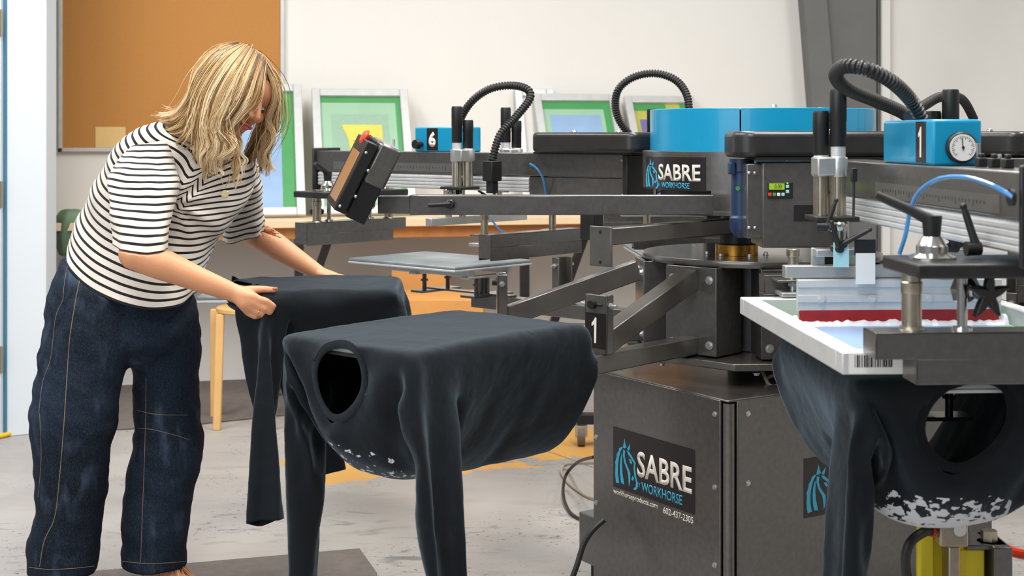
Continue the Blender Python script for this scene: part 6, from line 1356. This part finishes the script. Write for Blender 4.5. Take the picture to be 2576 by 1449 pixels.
# ------------------------------------------------------------------ wide jeans
def denim():
    m = bpy.data.materials.new('dark_denim'); m.use_nodes = True; nt = m.node_tree; N = nt.nodes; L = nt.links; b = N['Principled BSDF']
    tc = N.new('ShaderNodeTexCoord')
    def nz(s, st=(1, 1, 1), det=5):
        mp = N.new('ShaderNodeMapping'); mp.inputs['Scale'].default_value = st; L.new(tc.outputs['Object'], mp.inputs[0])
        n = N.new('ShaderNodeTexNoise'); n.inputs['Scale'].default_value = s; n.inputs['Detail'].default_value = det; L.new(mp.outputs[0], n.inputs['Vector']); return n.outputs['Fac']
    def rg(s, a, c): r = N.new('ShaderNodeMapRange'); r.inputs[1].default_value = a; r.inputs[2].default_value = c; L.new(s, r.inputs[0]); return r.outputs[0]
    def mx(f, a, c):
        x = N.new('ShaderNodeMix'); x.data_type = 'RGBA'; L.new(f, x.inputs['Factor'])
        if isinstance(a, tuple): x.inputs['A'].default_value = (*lin(a), 1)
        else: L.new(a, x.inputs['A'])
        x.inputs['B'].default_value = (*lin(c), 1); return x.outputs['Result']
    col = mx(rg(nz(3.2), .4, .7), (15, 23, 34), (30, 43, 60))
    wh = N.new('ShaderNodeMath'); wh.operation = 'MULTIPLY'; L.new(rg(nz(22, (1, 1, .35)), .5, .75), wh.inputs[0]); L.new(rg(nz(5), .45, .6), wh.inputs[1])
    col = mx(wh.outputs[0], col, (66, 82, 104))
    gr = N.new('ShaderNodeMath'); gr.operation = 'MULTIPLY'; L.new(rg(nz(420, (1, 1, .4), 2), .45, .8), gr.inputs[0]); gr.inputs[1].default_value = .35
    col = mx(gr.outputs[0], col, (72, 86, 104))
    L.new(col, b.inputs['Base Color']); b.inputs['Roughness'].default_value = .85; b.inputs['Specular IOR Level'].default_value = .2
    bp = N.new('ShaderNodeBump'); bp.inputs['Strength'].default_value = .5; bp.inputs['Distance'].default_value = .0015; L.new(nz(500, (1, 1, .5), 3), bp.inputs['Height']); L.new(bp.outputs[0], b.inputs['Normal'])
    return m
M['denim'] = denim(); M['stitch'] = mat('tan_stitching', (124, 110, 88), .8); 
J = MB()
def legsec(secs, rows=40, n=48):
    rings = []
    for r in range(rows+1):
        t = r/rows; Lx = catm([Vector(s[0]) for s in secs], t); Rx = catm([Vector(s[1]) for s in secs], t); Y = catm([s[2] for s in secs], t); h = catm([s[3] for s in secs], t)
        a, b_ = wp(Lx.x, Lx.y, Y), wp(Rx.x, Rx.y, Y); c = (a+b_)/2; e = (b_-a)/2
        rings.append([c+e*math.cos(2*math.pi*k/n)+Vector((0, -h, 0))*math.sin(2*math.pi*k/n) for k in range(n)])
    J.loft(rings, True, True)
v2 = lambda x, y: (x, y, 0)
legsec([(v2(70, 1441), v2(242, 1438), 3.97, .095), (v2(74, 1370), v2(250, 1365), 3.97, .10), (v2(88, 1290), v2(262, 1270), 3.97, .102), (v2(88, 1180), v2(272, 1170), 3.96, .11), (v2(77, 1075), v2(288, 1070), 3.95, .115), (v2(88, 980), v2(306, 975), 3.96, .12), (v2(103, 890), v2(330, 890), 3.98, .125), (v2(115, 800), v2(345, 810), 4.0, .13), (v2(132, 710), v2(370, 730), 4.03, .13), (v2(160, 640), v2(400, 670), 4.06, .12)])
legsec([(v2(305, 1424), v2(470, 1424), 4.10, .095), (v2(308, 1350), v2(474, 1350), 4.10, .10), (v2(314, 1260), v2(486, 1260), 4.11, .102), (v2(326, 1165), v2(504, 1165), 4.12, .108), (v2(342, 1070), v2(500, 1070), 4.13, .115), (v2(342, 980), v2(500, 980), 4.14, .12), (v2(328, 900), v2(498, 900), 4.14, .125), (v2(300, 820), v2(495, 810), 4.13, .128), (v2(280, 730), v2(488, 735), 4.12, .13), (v2(270, 670), v2(470, 690), 4.10, .11)])
legsec([(v2(290, 925), v2(380, 925), 4.05, .03), (v2(255, 900), v2(420, 900), 4.05, .08), (v2(205, 860), v2(455, 850), 4.05, .12), (v2(170, 790), v2(475, 790), 4.06, .135), (v2(160, 700), v2(488, 740), 4.07, .14), (v2(172, 635), v2(470, 690), 4.08, .12)])
def jfold(co, no):
    p = co; z = p.z
    d = .010*noise.noise(Vector((p.x*5+p.z*3, p.y*5, p.z*7-p.x*4)))+.006*noise.noise(Vector((p.x*9+3, p.y*9, p.z*22+p.x*12)))+.0022*noise.noise(Vector((p.x*30, p.y*30, p.z*40)))
    return co+no*d
jeans = remesh(J, 'jeans', M['denim'], wm, .0072, 7, jfold)
# keep the skin inside the cloth wherever cloth covers it
def bvh_of(o): return BVHTree.FromPolygons([v.co.copy() for v in o.data.vertices], [q.vertices[:] for q in o.data.polygons])
def tuck(body, cloths):
    T = []
    for o in cloths:
        b_ = bvh_of(o); cen = sum((v.co for v in o.data.vertices), Vector())/len(o.data.vertices); sg = 0
        for q in list(o.data.polygons)[::37]: sg += 1 if (q.center-cen).dot(q.normal) > 0 else -1
        T.append((b_, 1 if sg > 0 else -1))
    for v in body.data.vertices:
        best = None; inside = False
        for b_, sg in T:
            h = b_.find_nearest(v.co, .07)
            if h[0] is None: continue
            n_ = h[1]*sg; d_ = (v.co-h[0]).dot(n_); lat = ((v.co-h[0])-n_*d_).length
            if lat > .004: continue
            if d_ < -.003: inside = True; break
            if best is None or abs(d_) < best[0]: best = (abs(d_), h[0]-n_*.005)
        if not inside and best: v.co = best[1]
tuck(jeans, [tee])
# shin hollow of the trouser hem is closed by the skin; hems and seams as sewn strips on the cloth
jm = jeans.data; bvh = BVHTree.FromPolygons([v.co for v in jm.vertices], [p.vertices[:] for p in jm.polygons])
def seam(pts, r=.0009, res=10, off=.0006):
    P, _ = smooth_path([Vector((x, y, 0)) for x, y in pts], 1, res); out = []
    o0 = camo.location-WO
    for q in P:
        d = unit(wp(q.x, q.y, 3.9)-o0); hit = bvh.ray_cast(o0, d)
        if hit[0] is not None and (not out or (hit[0]-out[-1]).length < .06): out.append(hit[0]+hit[1]*off)
    if len(out) > 2: MB().tube(out, r, 6).build('seam', M['stitch'], jeans)
seam([(203, 690), (190, 760), (176, 850), (168, 960), (160, 1080), (150, 1200), (138, 1300), (112, 1360), (100, 1425)], .0013)
seam([(172, 650), (160, 730), (158, 755), (140, 800), (128, 900), (108, 960), (98, 1040)])
seam([(203, 695), (240, 703), (290, 708)]); seam([(203, 702), (240, 710), (288, 715)])
seam([(345, 1032), (390, 1042), (440, 1044), (472, 1044)]); seam([(347, 1077), (380, 1080), (430, 1092), (476, 1106)])
seam([(368, 950), (366, 1080), (362, 1200), (357, 1330), (354, 1415)], .0009)
seam([(74, 1427), (120, 1432), (180, 1430), (238, 1424)]); seam([(308, 1412), (360, 1417), (420, 1416), (468, 1412)])
seam([(100, 1040), (104, 1150), (96, 1250)], .0009)
tuck(body, [tee, sl1, sl2, jeans])
# necklace
cn = at(566, 488, 3.885)
nb_ = MB().tube([p-WO for p in (at(553, 395, 3.91), at(556, 440, 3.895), at(563, 474, 3.886))], .0009, 6, res=6).tube([p-WO for p in (at(590, 398, 3.92), at(578, 440, 3.895), at(566, 474, 3.886))], .0009, 6, res=6)
neck_ = nb_.build('necklace', M['gold'], wm)
MB().lathe(cn-WO+Vector((0, -.0, 0)), [(.0105, 0), (.0115, .001), (.0105, .002)], 24, R=RX).build('pendant', M['gold'], neck_)
# ------------------------------------------------------------------ hair
def hair_mat():
    m = bpy.data.materials.new('blond_hair'); m.use_nodes = True; nt = m.node_tree; N = nt.nodes; L = nt.links; b = N['Principled BSDF']
    a = N.new('ShaderNodeAttribute'); a.attribute_name = 'tone'
    r = N.new('ShaderNodeValToRGB'); e = r.color_ramp.elements
    e[0].position = 0; e[0].color = (*lin((92, 68, 44)), 1); e[1].position = 1; e[1].color = (*lin((250, 232, 196)), 1)
    k = e.new(.35); k.color = (*lin((168, 130, 84)), 1); k = e.new(.65); k.color = (*lin((214, 180, 128)), 1)
    L.new(a.outputs['Fac'], r.inputs[0]); L.new(r.outputs[0], b.inputs['Base Color'])
    b.inputs['Roughness'].default_value = .38; b.inputs['Specular IOR Level'].default_value = .5
    return m
M['hair'] = hair_mat()
rs = random.Random(11)
HG = [  # near side, from the parting down; neighbours are blended
 [(600,113,4.00),(560,122,3.93),(515,165,3.91),(488,225,3.93),(462,265,3.97),(425,282,4.0),(392,275,4.02)],
 [(604,112,3.97),(555,130,3.90),(508,190,3.89),(486,250,3.91),(455,292,3.94),(415,302,3.97),(372,290,4.0)],
 [(608,111,3.95),(556,142,3.87),(510,215,3.87),(490,280,3.88),(470,322,3.91),(440,335,3.94),(405,318,3.97)],
 [(614,112,3.93),(566,152,3.85),(520,225,3.85),(503,300,3.86),(496,350,3.87),(512,385,3.88),(500,425,3.89)],
 [(620,114,3.92),(578,160,3.84),(536,235,3.83),(518,310,3.84),(528,365,3.85),(512,400,3.86),(520,445,3.87)],
 [(628,118,3.91),(590,170,3.83),(552,245,3.82),(534,320,3.83),(548,370,3.84),(536,412,3.85),(548,440,3.86)],
 [(636,124,3.91),(604,180,3.83),(572,250,3.82),(552,318,3.83),(578,352,3.83),(586,380,3.84),(560,402,3.85)],
 [(646,132,3.90),(620,192,3.83),(592,255,3.82),(566,305,3.83),(566,350,3.84),(545,385,3.85),(530,420,3.86)],
 [(656,142,3.90),(638,200,3.84),(618,255,3.83),(590,298,3.84),(572,330,3.85),(580,365,3.86),(570,398,3.87)],
 [(668,156,3.91),(656,208,3.85),(642,255,3.84),(612,290,3.85),(588,318,3.86),(576,340,3.87),(586,365,3.88)]]
HF = [  # far side of the parting
 [(664,150,3.93),(686,205,3.92),(692,255,3.94),(678,300,3.97),(684,345,3.99),(672,385,4.0),(690,425,4.01)],
 [(656,142,3.95),(688,205,3.97),(696,265,3.99),(690,320,4.01),(668,355,4.02),(660,400,4.03),(668,440,4.04)],
 [(646,132,3.98),(686,195,4.02),(697,262,4.04),(686,325,4.05),(664,365,4.06),(642,400,4.07),(652,440,4.08)],
 [(634,122,4.02),(676,180,4.07),(688,250,4.10),(672,320,4.10),(646,370,4.10),(628,410,4.10),(640,452,4.10)],
 [(620,115,4.05),(655,165,4.11),(668,240,4.13),(650,310,4.13),(625,370,4.12),(604,420,4.11),(612,470,4.10)],
 [(600,370-30,3.93),(606,362,3.93),(602,385,3.93),(612,405,3.93),(600,425,3.93),(606,445,3.93),(598,470,3.93)],
 [(590,345,3.94),(588,370,3.94),(596,395,3.94),(584,415,3.94),(592,440,3.94),(584,455,3.94),(590,480,3.94)]]
HB = [  # back of the head
 [(600,112,4.03),(545,130,4.03),(500,190,4.03),(482,255,4.02),(462,300,4.02),(440,330,4.01),(420,340,4.0)],
 [(606,114,4.06),(570,140,4.12),(530,200,4.14),(510,270,4.13),(490,320,4.10),(470,350,4.06),(450,350,4.04)],
 [(612,116,4.07),(600,160,4.14),(580,230,4.17),(560,300,4.16),(540,360,4.12),(530,390,4.08),(515,400,4.05)]]
verts = []; faces = []; tones = []
def strand(P, r0, tone, n=4):
    base = len(verts); m_ = len(P)
    for i, p in enumerate(P):
        t_ = unit(P[min(i+1, m_-1)]-P[max(i-1, 0)]); a = unit(t_.cross(Vector((0, 1, .1)))); b = t_.cross(a); f = i/(m_-1)
        r = r0*(1-.75*f**3)
        for k in range(n):
            c_ = 2*math.pi*k/n; verts.append(p+a*math.cos(c_)*r+b*math.sin(c_)*r); tones.append(max(0, min(1, tone-.55*math.exp(-f*9)+.12*f)))
    for i in range(m_-1):
        for k in range(n): faces.append((base+i*n+k, base+i*n+(k+1) % n, base+(i+1)*n+(k+1) % n, base+(i+1)*n+k))
def locks(G, nl, ns, spread, amp=.009, r0=.0009):
    W_ = [[wp(*q) for q in g] for g in G]
    for li in range(nl):
        x = li/(nl-1)*(len(W_)-1.001); i = int(x); f = x-i
        g = [W_[i][k].lerp(W_[i+1][k], f) for k in range(7)]
        lt = rs.uniform(.12, .92); ph = rs.uniform(0, 6.28); am = rs.uniform(.5, 1.6)*amp; wv = rs.uniform(1.4, 2.4); lift = rs.uniform(-.006, .004); le = rs.uniform(.82, 1.06); dx = Vector((rs.gauss(0, .006), 0, rs.gauss(0, .006)))
        for s in range(ns):
            ex = rs.gauss(0, 1); ez = rs.gauss(0, 1); ey_ = rs.gauss(0, 1); tn = lt+rs.gauss(0, .14); stray = rs.random() < .05
            k_ = 3.0 if stray else 1; end = le*rs.uniform(.9, 1.0)
            P = []
            for j in range(19):
                t = j/18*end; t = min(t, .9999) if t < 1 else .9999
                p = catm(g, t)
                sp = spread*(.35+.65*math.sin(math.pi*min(1, t*1.15))+(0.5*t if not stray else t))*k_*.5
                wav = am*t**1.2*math.sin(wv*2*math.pi*t+ph)
                wav2 = am*t**1.2*math.cos(wv*2*math.pi*t+ph)
                P.append(p+Vector((ex*sp+wav, ey_*sp*.6+lift+wav2*.8, ez*sp*.6+wav*.3))+dx*t)
            strand(P, r0*rs.uniform(.8, 1.3), tn)
locks(HG, 90, 34, .0075); locks(HF[:5], 40, 26, .008); locks(HF[5:], 6, 12, .006, .008); locks(HB, 30, 24, .012)
me = bpy.data.meshes.new('hair'); me.from_pydata([tuple(v) for v in verts], [], faces); me.materials.append(M['hair']); me.shade_smooth()
a_ = me.attributes.new('tone', 'FLOAT', 'POINT'); a_.data.foreach_set('value', tones)
hr = bpy.data.objects.new('hair', me); C.objects.link(hr); hr.parent = wm
cap = MB().sphere(hp(-.022, 0, .036), 1, (.104, .086, .097), HR, 24)
cp = cap.build('scalp_hair', M['hair'], hr, smooth=80)
at2 = cp.data.attributes.new('tone', 'FLOAT', 'POINT'); at2.data.foreach_set('value', [.28]*len(cp.data.vertices))
